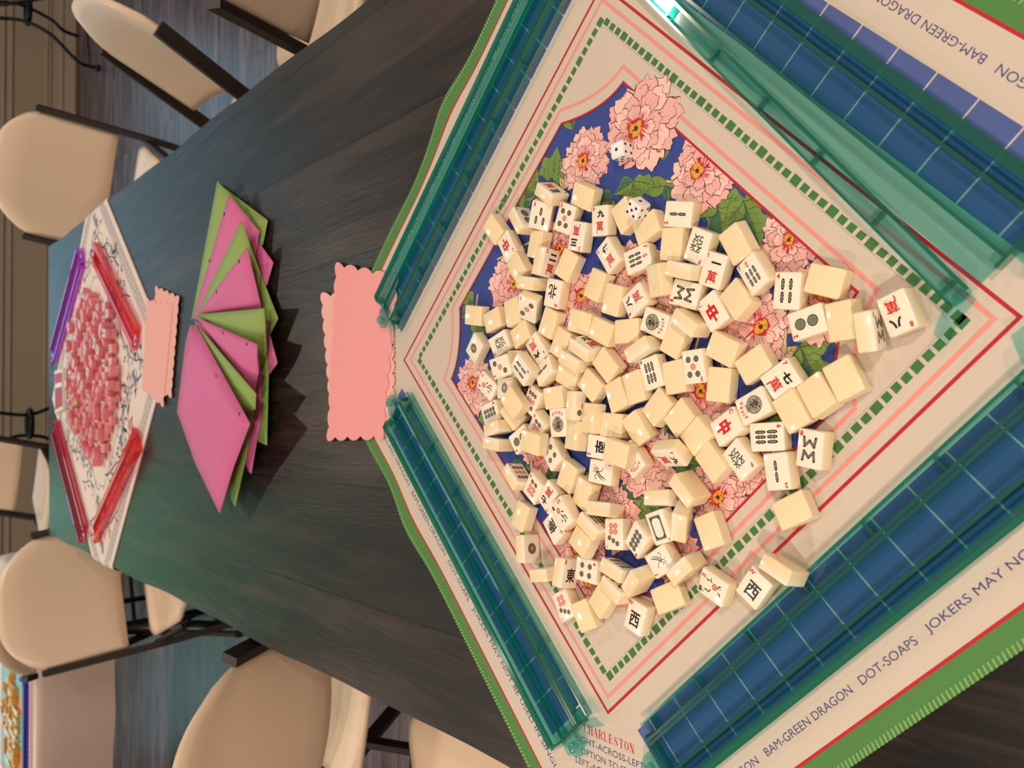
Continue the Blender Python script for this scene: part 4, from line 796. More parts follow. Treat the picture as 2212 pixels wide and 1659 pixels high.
    if k == 'B':
        num(n); n = int(n)
        if n == 1:
            A(stroke_poly([(6, 8), (3.2, 1), (-1.5, -4)], [.4, 1.6, 1.2]), KG); A(stroke_poly([(7.5, 5.5), (4.4, -.5), (0, -5)], [.3, 1.0, 1.0]), KG, 1)
            A(circ(-2, -4.6, 2.6, 14), KG, 0); A(circ(-2.2, -4.8, 2.0, 14), KF, 1); A(circ(-2.4, -5, 1.0, 12), KR, 2)
            A(stroke_poly([(0, -2), (-1, 1.5), (-3.2, 3.5), (-4.6, 2.6)], .7), KG); A(stroke_poly([(2, -4), (5, -6), (7, -5), (6.4, -3.4)], .7), KG); A(stroke_poly([(-4, -6.8), (-6.6, -8)], .5), KG); A(stroke_poly([(-3, -7), (-2.5, -9)], .5), KG); A(stroke_poly([(-.5, -7), (.5, -9)], .5), KG)
            for i in range(4): A(stroke_poly([(1.0 + i * .9, -1.5 + i * 1.4), (2.6 + i * .8, -2.4 + i * 1.4)], .4), KF, 2)
        elif n == 2:
            for y in (4.4, -4.4): bam(0, y, 8.2, 3.0)
        elif n == 3: bam(0, 5.2); bam(-3.9, -4.4); bam(3.9, -4.4)
        elif n == 4:
            for x in (-3.4, 3.4):
                for y in (5, -5): bam(x, y, 8.8, 3.1)
        elif n == 5:
            for x in (-4.6, 4.6):
                for y in (5, -5): bam(x, y)
            bam(0, 0, mi=KR)
        elif n in (6, 9):
            for x in (-3.9, 0, 3.9):
                for y in (5, -5): bam(x, y, 8.8, 3.0)
        elif n == 7:
            bam(0, 9.0, 5.4, 2.8, KR)
            for x in (-4.4, 0, 4.4):
                for y in (1.6, -5.6): bam(x, y, 6.6, 2.9)
        elif n == 8:
            for s, y in ((1, 5.2), (-1, -5.2)):
                zz = [(-5.2, -3.4), (-4.2, 3.4), (0, -1.2), (4.2, 3.4), (5.2, -3.4)]
                if s > 0: zz = [(x, -v) for x, v in zz]
                q = [(x, y + v) for x, v in zz]; A(stroke_poly([q[0], q[1]], 2.1), KB, 0); A(stroke_poly([q[1], q[2]], 2.1), KB, 1); A(stroke_poly([q[2], q[3]], 2.1), KB, 2); A(stroke_poly([q[3], q[4]], 2.1), KB, 3)
                for c_ in q: A(circ(c_[0], c_[1], 1.05, 10), KB, 4)
                for a_, b_ in zip(q, q[1:]): A(stroke_poly([(a_[0] * .9 + b_[0] * .1, a_[1] * .9 + b_[1] * .1), (a_[0] * .1 + b_[0] * .9, a_[1] * .1 + b_[1] * .9)], .55), KI, 5)
        return
    if d == 'J':
        rr = random.Random(3)
        A(circ(0, -2.2, 7.3, 36), KB, 0); A(circ(0, -2.2, 6.7, 36), KI, 1)
        for i in range(46):
            a = rr.uniform(0, 6.28); r_ = 5.8 * math.sqrt(rr.random()); x, y = r_ * math.cos(a), -2.2 + r_ * math.sin(a); b_ = rr.uniform(0, 6.28); l = rr.uniform(1.0, 2.0)
            q = [(x, y), (x + l * math.cos(b_), y + l * math.sin(b_)), (x + l * 1.6 * math.cos(b_ + .8), y + l * 1.6 * math.sin(b_ + .8))]
            q = [(u, v) for u, v in q if math.hypot(u, v + 2.2) < 6.5]
            if len(q) > 1: A(stroke_poly(q, .55), KB, 2 + i * .02)
        for i in range(5): A(stroke_poly([(-2.2 + i * 1.1, 3.5), (-3 + i * 1.5, 6.6)], .5), KB, 3)
        for i, c_ in enumerate('JOKER'):
            u = (i - 2) * 3.2; tx(c_, u, 10.4 - .10 * u * u * .5, 3.0, KR, 2.3, .03, -u * .045)
        return
    if d == 'P':
        for h, w_, m_, lv in ((10.5, 7.0, KB, 0), (9.9, 6.4, KI, 1), (9.5, 6.0, KB, 2), (8.6, 5.1, KF, 3)): A([(-w_, -h), (w_, -h), (w_, h), (-w_, h)], m_, lv)
        for sx in (1, -1):
            for sy in (1, -1): A([(5.1 * sx, 8.6 * sy), (2.9 * sx, 8.6 * sy), (5.1 * sx, 6.2 * sy)], KB, 4)
        tx('P', -9.0, 11.6, 3.0, KR, None, .02); return
    if d in ('FW', 'FS', 'FB'):
        a_, b_ = {'FW': ('4', 'WIN'), 'FS': ('1', 'SPR'), 'FB': ('菊', '3')}[d]
        tx(a_, -6.8, 9.6, 4.2 if d != 'FB' else 6, KB, 2.6 if d != 'FB' else 5.2, .03); tx(b_, 5.2, 10.6, 3.2 if d != 'FB' else 4.2, KR, 6.4 if d != 'FB' else 3.0, .03)
        cx0, cy0 = (-1.6, 4.2) if d != 'FB' else (1.5, -3)
        A([(cx0 + (2.7 + .45 * math.cos(7 * t)) * math.cos(t), cy0 + (2.7 + .45 * math.cos(7 * t)) * math.sin(t)) for t in [i * PI / 18 for i in range(36)]], KR, 0)
        A(circ(cx0, cy0, 1.7), KF, 1); A(circ(cx0, cy0, 1.35), KR, 2); A(circ(cx0, cy0, .8), KF, 3); A(circ(cx0, cy0, .5), KR, 4)
        for (x, y, a, l) in ((1, 1, -.5, 5), (-1, -1.5, -1.2, 6), (2, -3, -.9, 6), (-2.5, -4.5, -1.9, 4.5), (4.5, -5.5, -1.4, 4), (.5, -7, -1.5, 4)) if d != 'FB' else ((3, 0, .6, 5), (4, 3, 1.4, 4.5), (-2, 0, 2.4, 5.5), (-4, 3, 1.8, 4), (2, -6, -.8, 5), (-1, -7, -2.2, 5)):
            A(stroke_poly([(x, y), (x + l * .5 * math.cos(a + .3), y + l * .5 * math.sin(a + .3)), (x + l * math.cos(a), y + l * math.sin(a))], [.3, 1.5, .3]), KG, 1)
        A(stroke_poly([(cx0, cy0 - 2.4), (1.5, -4), (3, -10)], .5), KG, 0)
def tile_mesh(d, mats, r=.0016):
    bm = bmesh.new(); rounded(bm, TW, TL, TT, r)
    if d: face_art(bm, d)
    me = bpy.data.meshes.new('mahjong_tile'); bm.normal_update(); bm.to_mesh(me); bm.free()
    for m in mats: me.materials.append(m)
    return me
DES = {'RC': 'red sign and red C', 'GF': 'dark green character and red F', 'N': 'black character and red N', 'S': 'black character and red S', 'E': 'black character and red E', 'W': 'black character and red W',
       'J': 'squiggle disc and red JOKER', 'P': 'black double rectangle frame and a red P', 'FW': 'red flower, black 4 and red letters WIN', 'FS': 'small red flower, black 1 and red letters SPR', 'FB': 'red flower, green leaves and red 3', 'B1': 'green bird, red 1'}
WORD = ['', 'one', 'two', 'three', 'four', 'five', 'six', 'seven', 'eight', 'nine']
def des_words(d):
    if d in DES: return DES[d]
    n = int(d[1])
    if d[0] == 'C': return 'black and red characters, red %d' % n
    if d[0] == 'B': return 'two zigzag bars, red 8' if n == 8 else ('six long black sticks' if n == 9 else '%s black sticks' % WORD[n])
    return 'one big round dot' if n == 1 else '%s round dots' % WORD[n]
def short(d):
    s = {'RC': 'red dragon C tile', 'GF': 'green F tile', 'N': 'red N tile', 'S': 'red S tile', 'E': 'red E tile', 'W': 'red W tile', 'J': 'JOKER tile', 'P': 'framed P tile', 'FW': 'WIN flower tile', 'FS': 'SPR flower tile', 'FB': 'red 3 flower tile', 'B1': 'bird tile'}
    if d in s: return s[d]
    n = int(d[1]); return {'C': 'red %d character tile' % n, 'B': ('zigzag bars tile' if n == 8 else '%s sticks tile' % ('long' if n == 9 else WORD[n])), 'D': ('%s dots tile' % WORD[n] if n > 1 else 'big dot tile')}[d[0]]
cnt = {}
for n_, d, c, M in TILES: cnt[d] = cnt.get(d, 0) + 1
def rel(c, o):
    """direction from o to c as seen in the photo (right = towards the viewer, up = the far right side)"""
    dx, dy = -(c[1] - o[1]) * 1.0, (c[0] - o[0]) * 1.1
    if abs(dx) > abs(dy) * 2: return 'right of' if dx > 0 else 'left of'
    if abs(dy) > abs(dx) * 2: return 'above' if dy > 0 else 'below'
    return ('upper ' if dy > 0 else 'lower ') + ('right of' if dx > 0 else 'left of')
used = set(); LAB = {}
singles = [t for t in TILES if t[1] and cnt[t[1]] == 1]
corner = {'J': 0}
for n_, d, c, M in TILES:
    up_z = M[8]                                    # tile normal z
    if d:
        pose = '' if up_z > .8 else (' on its side' if abs(up_z) < .4 else ' leaning')
        base = ('ivory tile%s, %s' % (pose, des_words(d)))
    else:
        base = 'blank back of ivory tile' if up_z < -.8 else 'ivory tile on edge, side blank'
        if c[2] > .0175 and up_z < -.8: base = 'blank ivory tile resting on others'
    if d and cnt[d] == 1: lab = base + ', in the pile'
    else:
        lab = None
        near = sorted((t for t in TILES if t[1] and t[0] != n_ and (cnt[t[1]] == 1 or d == '')), key=lambda t: (t[2][0] - c[0]) ** 2 + (t[2][1] - c[1]) ** 2 + (0 if cnt[t[1]] == 1 else .0006))
        for t in near:
            l = '%s, %s %s' % (base, rel(c, t[2]), short(t[1]))
            if l not in used: lab = l; break
    if len(lab.split()) > 16: lab = lab.replace('black and red characters, ', 'characters, ').replace(' from', '')
    used.add(lab); LAB[n_] = lab
MESH = {}
for n_, d, c, M in TILES:
    if d not in MESH: MESH[d] = tile_mesh(d, TM)
    o = bpy.data.objects.new('mahjong_tile', MESH[d]); COL.objects.link(o)
    o.matrix_world = Matrix(((M[0], M[1], M[2], c[0]), (M[3], M[4], M[5], c[1]), (M[6], M[7], M[8], TZ + c[2]), (0, 0, 0, 1)))
    tag(o, LAB[n_], 'mahjong tile', 'ivory tiles heaped on the near mat')
# ---------------------------------------------------------------- dice
M_die = mat('white_die', C8(250, 246, 244), .15); M_pip = mat('die_pip', C8(14, 14, 14), .4)
def die(x, y, z, rot, label):
    h = .0078; bm = bmesh.new(); box(bm, -h, h, -h, h, -h, h, 0, .0024, 4)
    for f in bm.faces: f.smooth = True
    P_ = {1: [(0, 0)], 2: [(-1, -1), (1, 1)], 3: [(-1, -1), (0, 0), (1, 1)], 4: [(-1, -1), (1, 1), (-1, 1), (1, -1)], 5: [(-1, -1), (1, 1), (-1, 1), (1, -1), (0, 0)], 6: [(-1, -1), (1, 1), (-1, 1), (1, -1), (-1, 0), (1, 0)]}
    ax = {1: ((0, 0, 1), (1, 0, 0)), 6: ((0, 0, -1), (1, 0, 0)), 4: ((1, 0, 0), (0, 1, 0)), 3: ((-1, 0, 0), (0, 1, 0)), 5: ((0, -1, 0), (0, 0, 1)), 2: ((0, 1, 0), (0, 0, 1))}
    for n, (nn, uu) in ax.items():
        nn = Vector(nn); uu = Vector(uu); vv = nn.cross(uu)
        for a, b in P_[n]:
            c_ = nn * (h + .00006) + (uu * a + vv * b) * (.0037 if n != 5 else .004)
            f = bm.faces.new([bm.verts.new(c_ + (uu * math.cos(t) + vv * math.sin(t)) * (.0014 if n > 1 else .0017)) for t in [2 * PI * k / 14 for k in range(14)]]); f.material_index = 1
    o = finish('die', bm, [M_die, M_pip]); o.location = (x, y, z); o.rotation_euler = rot
    return tag(o, label, 'die')
die(.1815, -.0270, TZ + .0080, (0, 0, R(-84)), 'white die lying alone on the pink peony near the scooped corner')
die(.1203, -.0590, TZ + .0225, (R(-72), R(8), R(-130)), 'white die with black pips resting among the tiles beside the two sticks tile')
# ---------------------------------------------------------------- racks (clear coloured plastic, with a hinged pusher bar)
def rack(P0, P1, side, mats, label, group, L=None, z0=TZ, push=None, s=1.0, plate0=.018):
    """P0, P1: ends of the inner ground edge; side = +1 when the rack widens to the left of P0->P1. push: None (folded along) or (pivot end, angle)"""
    P0, P1 = Vector(P0[:2]), Vector(P1[:2]); d = P1 - P0; L = L or d.length; ang = math.atan2(d.y, d.x)
    t = thing('tile_rack', label, 'tile rack', (P0.x, P0.y, z0), ang, group)
    body, rail, edge = mats
    def Y(v): return v * side * s
    bm = bmesh.new()
    def prof(pts, mi=0, x0=0, x1=L):
        q = [(Y(a), b * s) for a, b in pts]
        sweep_profile(bm, q, x0, x1, mi)
    prof([(plate0, .0006), (.054, .0006), (.054, .0024), (plate0, .0024)])                      # floor plate
    prof([(.0180, .0026), (.0196, .0026), (.0196, .0105), (.0180, .0105)], 1)               # ridge wall the tiles lean against
    prof([(.0178, .0106), (.0204, .0106), (.0204, .0128), (.0178, .0128)], 2)
    prof([(.0205, .0110), (.0255, .0098), (.0255, .0112), (.0205, .0126)], 0)
    prof([(.0430, .0026), (.0445, .0026), (.0470, .0088), (.0455, .0092)], 1); prof([(.0450, .0094), (.0482, .0088), (.0484, .0108), (.0454, .0114)], 2)   # back ridge of the tile groove
    prof([(.052, .0026), (.0535, .0026), (.0590, .0142), (.0576, .0148)], 0)                # sloping back wall
    prof([(.0572, .0150), (.0660, .0140), (.0660, .0160), (.0578, .0172)], 2)
    prof([(.0642, .0006), (.0655, .0006), (.0655, .0138), (.0642, .0138)], 1)               # outer wall
    bm.normal_update(); bmesh.ops.recalc_face_normals(bm, faces=bm.faces); finish('tray', bm, [body, rail, edge], t)
    for x in (0, L):                                                                        # end caps
        bm = bmesh.new(); x0_, x1_ = (x - .0028, x - .0002) if x == 0 else (x + .0002, x + .0028)
        q = [(Y(a), b * s) for a, b in ((.010, .0006), (.0655, .0006), (.0655, .0140), (.058, .0150), (.048, .0085), (.022, .0115), (.010, .0095))]
        sweep_profile(bm, q, x0_, x1_, 2); bmesh.ops.recalc_face_normals(bm, faces=bm.faces)
        c = finish('end_cap', bm, [body, rail, edge], t)
        bm = bmesh.new(); e = -1 if x == 0 else 1                                           # rounded ear with peg
        n = 14; o_ = [(x1_ if e > 0 else x0_, Y(.022)), (x1_ if e > 0 else x0_, Y(.046))] 
        xx = (x1_ if e > 0 else x0_)
        arc = [(xx + e * (.010 + .012 * math.sin(PI * k / n)), Y(.034) + Y(.012) * math.cos(PI * k / n)) for k in range(n + 1)]
        pts = [(xx, Y(.046))] + arc + [(xx, Y(.022))]
        prism(bm, pts, .0075 * s, .0105 * s, 1)
        tube(bm, [(xx + e * .012, Y(.034), .0107), (xx + e * .012, Y(.034), .0150), (xx + e * .012, Y(.034), .0175), (xx + e * .012, Y(.034), .0185)], [.0055, .0055, .0042, .0012], 14, 1)
        tube(bm, [(xx, Y(.052), .006), (xx + e * .013, Y(.052), .006)], .0022, 10, 1)
        bmesh.ops.recalc_face_normals(bm, faces=bm.faces); finish('counter_peg', bm, [body, rail, edge], c)
    p = bpy.data.objects.new('pusher', None); COL.objects.link(p); p.parent = t
    if push: p.location = (push[0] * L, 0, 0); p.rotation_euler = (0, 0, R(push[1]))
    a0, a1 = ((0, L) if not push else ((-L * push[0], L * (1 - push[0]))))
    bm = bmesh.new()
    def sp_(pts, mi): sweep_profile(bm, [(Y(a_), b_ * s) for a_, b_ in pts], a0, a1, mi)
    sp_([(0, .0006), (.0014, .0006), (.0014, .0074), (0, .0074)], 1); sp_([(-.0003, .0076), (.0016, .0076), (.0016, .0092), (-.0003, .0092)], 2)
    sp_([(.0016, .0006), (.0125, .0006), (.0125, .0020), (.0016, .0020)], 0)
    sp_([(.0127, .0006), (.0143, .0006), (.0156, .0080), (.0142, .0080)], 1); sp_([(.0136, .0082), (.0162, .0082), (.0168, .0128), (.0140, .0128)], 2)
    bmesh.ops.recalc_face_normals(bm, faces=bm.faces); finish('pusher_bar', bm, [body, rail, edge], p)
    bm = bmesh.new(); k = int(L / .072)
    bm.free()
    for i in range(k + 1):
        x = a0 + .012 + (a1 - a0 - .024) * i / k; bm = bmesh.new()
        box(bm, x - .0009, x + .0009, min(Y(.0016), Y(.0125)), max(Y(.0016), Y(.0125)), .0020 * s, .0078 * s, 0); finish('rib', bm, [edge], p)
    bm = bmesh.new(); e = 1 if (not push or push[0] > .5) else 1                             # curled finger tab at the free end
    xt = a0 if (push and push[0] > .5) or not push else a1; sg = -1 if xt == a0 else 1
    prev = None
    for k in range(9):
        u = k / 8; x = xt + sg * (.002 + .013 * u); yy = Y(.012 - .030 * u); zz = .0035 + .006 * math.sin(PI * u) + .008 * u
        cur = [bm.verts.new((x - sg * .006, yy, zz + .010 * (1 - u * .5))), bm.verts.new((x + sg * .004, yy, zz)), bm.verts.new((x + sg * .004, yy + Y(.0016), zz)), bm.verts.new((x - sg * .006, yy + Y(.0016), zz + .010 * (1 - u * .5)))]
        if prev:
            for q in range(4):
                f = bm.faces.new((prev[q], prev[(q + 1) % 4], cur[(q + 1) % 4], cur[q])); f.material_index = 0
        else: bm.faces.new(cur)
        prev = cur
    bm.faces.new(prev[::-1]); bmesh.ops.recalc_face_normals(bm, faces=bm.faces); finish('finger_tab', bm, [body, rail], p)
    return t
def mloc(a, b): return (a * E1[0] + b * E2[0], a * E1[1] + b * E2[1])
TEAL = (clear_mat('teal_clear_plastic', (.72, .925, .925), .1, .05, C8(0, 150, 130), .02), clear_mat('teal_wall', (.62, .92, .90), .35, .06, C8(0, 170, 150), .06), clear_mat('teal_dense_edge', (.14, .68, .62), .5, .08, C8(0, 160, 140), .30))
GN = 'teal clear racks around the peony mat'
rack(mloc(-.222, .2795), mloc(.225, .2815), 1, TEAL, 'clear teal tile rack touching the salmon pink cards, upper side of the near mat', GN)
rack(mloc(-.268, -.240), mloc(-.2655, .206), 1, TEAL, 'clear teal tile rack ending beside the CHARLESTON lettering, lower left side of near mat', GN)
rack(mloc(.232, -.2765), mloc(-.212, -.279), 1, TEAL, 'clear teal tile rack above the DOT-SOAPS wording, lower right of photo', GN)
rack(mloc(.2685, .228), mloc(.2545, -.218), 1, TEAL, 'clear teal tile rack with pusher swung open, upper right of photo', GN, push=(0.0, -3.2), plate0=-.004)
# ---------------------------------------------------------------- scalloped cards
def scallop_card(corners, z, mat_, label, curl=0.0, r=.010, nsx=4, nsy=9, th=.0006, group=None, lift=None, amp=.0075):
    """four corners (ground positions) of a card whose rim runs in small bracket-shaped scallops"""
    A, B, C_, D = [Vector(c[:2]) for c in corners]
    def bil(u, v): return (A * (1 - u) + B * u) * (1 - v) + (D * (1 - u) + C_ * u) * v
    cen = (A + B + C_ + D) / 4; rim = []
    for (p, q, n) in ((A, B, nsx), (B, C_, nsy), (C_, D, nsx), (D, A, nsy)):
        d = q - p; nrm = Vector((d.y, -d.x)).normalized()
        if (p + d / 2 + nrm * .01 - cen).length < (p + d / 2 - cen).length: nrm = -nrm
        dd = d.normalized()
        for k in range(n * 10 + 1):
            t = k / (n * 10); rim.append(p + d * t + nrm * (amp * (.12 + .88 * abs(math.cos(PI * n * t)) ** .75)))
        for k in range(1, 6):
            a_ = PI / 2 * k / 6; rim.append(q + (nrm * math.cos(a_) + dd * math.sin(a_)) * amp * 1.05)
    bm = bmesh.new(); prism(bm, [(q_.x, q_.y) for q_ in rim], z, z + th); bmesh.ops.recalc_face_normals(bm, faces=bm.faces)
    o = finish('scalloped_card', bm, mat_); return tag(o, label, 'card', group)
K_pink = mat('salmon_card', C8(248, 164, 166), .75, var=.02, scale=200); K_pink2 = mat('light_salmon_card', C8(248, 184, 176), .75, var=.02, scale=200)
gz = .0008
scallop_card([U(699, 642), U(845, 640), U(849, 912), U(722, 935)], TZ + gz, K_pink2, 'pale pink scalloped card, the lower of the two at the near mat', group='pink scalloped cards')
scallop_card([U(732, 578), U(858, 604), U(826, 938), U(714, 942)], TZ + gz + .0012, K_pink, 'salmon pink scalloped card, the upper of the two at the near mat', group='pink scalloped cards')
scallop_card([U(339, 625), U(386, 646), U(370, 852), U(324, 835)], TZ + .0012, K_pink2, 'pale pink scalloped card touching the blue and white mat, the lower of two', group='pink scalloped cards')
scallop_card([U(321, 652), U(374, 664), U(354, 872), U(311, 836)], TZ + .0024, K_pink2, 'pink scalloped card lying on the near corner of the blue and white mat', group='pink scalloped cards')
# ---------------------------------------------------------------- fan of paper folders
F_pink = mat('pink_folder_paper', C8(222, 106, 166), .6, var=.02, scale=6); F_green = mat('lime_folder_paper', C8(146, 178, 86), .6, var=.02, scale=6); F_hole = mat('punched_hole', C8(60, 12, 30), .8)
def sheet(name, pts, m, parent, holes=(), th=.0009, bulge=0.0, sub=10):
    """leaf through corner points (px, py, height in mm); edges between corners stay straight, the inside may bulge"""
    W_ = [U(p[0], p[1], p[2] / 1000) for p in pts]; bm = bmesh.new(); n = len(W_); cen = sum(W_, Vector()) / n
    rim = []
    for i in range(n):
        a, b = W_[i], W_[(i + 1) % n]
        for k in range(sub): rim.append(a.lerp(b, k / sub))
    c0 = bm.verts.new(cen + Vector((0, 0, bulge))); rings = [[bm.verts.new(cen.lerp(p, s_) + Vector((0, 0, bulge * (1 - s_ ** 2)))) for p in rim] for s_ in (.33, .66, 1.0)]
    N_ = len(rim)
    for i in range(N_): bm.faces.new((c0, rings[0][i], rings[0][(i + 1) % N_]))
    for a, b in zip(rings, rings[1:]):
        for i in range(N_): bm.faces.new((a[i], b[i], b[(i + 1) % N_], a[(i + 1) % N_]))
    bm.normal_update(); up_normals(bm)
    g = bmesh.ops.extrude_face_region(bm, geom=list(bm.faces))
    for v in g['geom']:
        if isinstance(v, bmesh.types.BMVert): v.co.z += th
    bmesh.ops.recalc_face_normals(bm, faces=bm.faces)
    for f in bm.faces: f.smooth = True
    from mathutils.bvhtree import BVHTree
    if holes:
        bm.faces.ensure_lookup_table(); tr = BVHTree.FromBMesh(bm); o_ = Vector((-0.03746, -0.52162, TZ + 0.56995))
        for hx, hy in holes:
            d = (U(hx, hy, 0) - o_).normalized(); hit = tr.ray_cast(o_, d)
            if hit[0]:
                nn = hit[1]; nn = nn if nn.z > 0 else -nn; u = nn.orthogonal().normalized(); v = nn.cross(u); c_ = hit[0] + nn * .00025
                f = bm.faces.new([bm.verts.new(c_ + (u * math.cos(t) + v * math.sin(t)) * .0033) for t in [2 * PI * k / 14 for k in range(14)]]); f.material_index = 1
    return finish(name, bm, [m, F_hole], parent)
AP = (417, 691)
def folder(label, m, lower, upper, holes=(), bulge=.0):
    t = thing('paper_folder', label, 'folder', (0, 0, 0), 0, 'pink and green folders in a fan'); c = U(AP[0], AP[1], 0)
    t.location = (c.x, c.y, TZ - .0024)
    lo = sheet('back_cover', lower, m, None, th=.0007); hi = sheet('front_cover', upper, m, None, holes, th=.0007, bulge=bulge)
    for o in (lo, hi):
        o.parent = t; o.location = (-t.location.x, -t.location.y, -t.location.z)
    return t
folder('lime green folder at the top end of the fan', F_green, [(414, 692, 0), (472, 396, 1), (579, 476, 1), (568, 530, 1)], [(414, 690, 2), (470, 391, 24), (540, 470, 6), (520, 560, 3)], bulge=.002)
folder('pink folder second from the top end of the fan', F_pink, [(415, 691, 2), (500, 440, 3), (591, 567, 3), (577, 616, 3)], [(415, 690, 4), (494.6, 421, 30), (561, 500, 7), (545, 600, 5)], ((484.6, 462), (453, 563)), bulge=.002)
folder('lime green folder third from the top end of the fan', F_green, [(420, 690, 4), (528, 500, 5), (601.5, 688, 5), (583, 724, 5)], [(420, 688, 6), (521.6, 476, 34), (563, 590, 9), (558, 650, 8)], bulge=.002)
folder('pink folder with two punched holes in the middle of the fan', F_pink, [(425, 684, 6), (540, 560, 7), (600, 784, 7), (583, 808, 7)], [(428, 677, 8), (534, 534, 36), (566, 668, 12)], ((516.5, 565), (467.5, 631)), bulge=.002)
folder('lime green folder pointing at the near mat, middle of the fan', F_green, [(432, 684, 8), (566, 690, 9), (581, 800, 9), (577, 962, 9), (560, 955, 9)], [(430, 679, 10), (571.5, 666, 34), (577, 760, 14), (560, 800, 12)], bulge=.002)
# curled pink folder: its free edge rolls over in a loop
t6 = folder('pink folder with three punched holes and a rolled open edge', F_pink, [(420, 690, 10), (566, 800, 11), (565, 900, 11), (543, 1024, 11), (536, 1015, 11)], [(423, 684, 12), (556, 744, 44), (560, 800, 30), (548, 862, 18)], ((434.7, 699), (481.5, 719), (533, 743.7)), bulge=.004)
bm = bmesh.new(); a_, b_ = U(556, 744, .044), U(548, 858, .018); prev = None
for k in range(15):
    s_ = k / 14; th = PI * 1.05 * s_; e = a_.lerp(b_, s_); off = Vector((.0, -.010 * math.sin(th), .002 * math.sin(2 * th)))
    p0 = e + off; p1 = p0 + (U(AP[0], AP[1], .012) - e) * .42
    cur = (bm.verts.new(p0), bm.verts.new(p1))
    if prev: f = bm.faces.new((prev[0], cur[0], cur[1], prev[1])); f.smooth = True
    prev = cur
o6 = finish('rolled_edge', bm, [F_pink, F_hole]); o6.parent = t6; o6.location = -t6.location
folder('lime green folder showing as a wedge beside the big pink folder', F_green, [(421, 698, 12), (553, 870, 13), (530, 1000, 13), (508, 1095, 13), (500, 1080, 13)], [(425, 700, 14), (554, 851, 48), (552, 885, 40), (480, 900, 18)], bulge=.001)
folder('large pink folder lying uppermost at the bottom end of the fan', F_pink, [(418, 704, 14), (395, 800, 14), (386, 888, 12), (473, 1104, 14), (520, 960, 14)], [(425, 704, 16), (412, 702, 17), (402, 735, 17), (383, 889, 14), (422, 1000, 20), (475, 1110, 34), (505, 1010, 44), (541, 915, 56)], ((467, 812), (517, 894)), bulge=.006)
# ---------------------------------------------------------------- far mat, blue on white
FC = Vector((-.035, 1.892)); FT = R(51); FH = .4245
G1 = (math.cos(FT), math.sin(FT)); G2 = (-G1[1], G1[0])
Q_white = mat('mat_white', C8(236, 222, 212), .6, var=.02, scale=200); Q_blue = mat('printed_cobalt', C8(44, 56, 104), .6); Q_mid = mat('printed_mid_blue', C8(110, 126, 168), .6); Q_edge = mat('mat_rim', C8(224, 202, 190), .6)
def ffn(p):
    a, b, z = p; return drape(FC.x + a * G1[0] + b * G2[0], FC.y + a * G1[1] + b * G2[1], TZ - .0024 + .0002 + z)
bm = bmesh.new(); mat_slab(bm, FH, ffn, .0022, 3, 0, n=48)
zf = .0022
def FP(pts, z, mi):
    if len(pts) > 2:
        try: f = bm.faces.new([bm.verts.new(ffn((p[0], p[1], z))) for p in pts]); f.material_index = mi
        except ValueError: pass
rf = random.Random(5)
for side in range(4):
    def r4(p, s=side): a, b = p; return ((a, b), (-b, a), (-a, -b), (b, -a))[s]
    t = -.385                                     # key fret band
    while t < .385:
        for (x0, y0, x1, y1) in ((0, 0, .016, .0016), (0, 0, .0016, .020), (.0045, .005, .0118, .0066), (.0045, .005, .0061, .020), (.0095, .011, .0111, .0245), (.0, .0235, .0165, .025)):
            FP([r4((t + x0, -.400 + y0)), r4((t + x1, -.400 + y0)), r4((t + x1, -.400 + y1)), r4((t + x0, -.400 + y1))], zf + .0002, 1)
        t += .0178
    for b0 in (-.4045, -.3705): 
        k = 30
        for i in range(k):
            u0, u1 = -.39 + .78 * i / k, -.39 + .78 * (i + 1) / k; FP([r4((u0, b0)), r4((u1, b0)), r4((u1, b0 + .0012)), r4((u0, b0 + .0012))], zf + .0002, 1)
    # inner frame line with a little fret at the corner
    for q in (((-.19, -.235), (.19, -.235)), ((.19, -.235), (.205, -.222), (.19, -.212), (.21, -.205), (.222, -.19), (.235, -.19))):
        FP([r4(p) for p in stroke_poly(list(q), .0026)], zf + .0002, 1)
def branch(a, b, ang, n, wd):
    pts = [(a, b)]; x, y = a, b
    for i in range(n):
        ang += rf.uniform(-.5, .5); l = rf.uniform(.018, .032); x += l * math.cos(ang); y += l * math.sin(ang); pts.append((x, y))
        if max(abs(x), abs(y)) > .36: break
        for s in (1, -1):
            if rf.random() < .75:
                a2 = ang + s * rf.uniform(.5, 1.1); m_ = rf.uniform(.012, .028); e = (x + m_ * math.cos(a2), y + m_ * math.sin(a2)); FP(stroke_poly([(x, y), e], [wd * .5, wd * .3]), zf + .0002, 1)
                for j in range(rf.randint(1, 3)):
                    a3 = a2 + rf.uniform(-.7, .7); l3 = rf.uniform(.010, .026); q = [(e[0], e[1]), (e[0] + l3 * .5 * math.cos(a3 + .12), e[1] + l3 * .5 * math.sin(a3 + .12)), (e[0] + l3 * math.cos(a3), e[1] + l3 * math.sin(a3))]
                    FP(stroke_poly(q, [.001, l3 * .34, .0006]), zf + .0003, 1 if rf.random() < .7 else 2)
    if len(pts) > 1: FP(stroke_poly(pts, [wd * (1 - .7 * i / len(pts)) for i in range(len(pts))]), zf + .00025, 1)
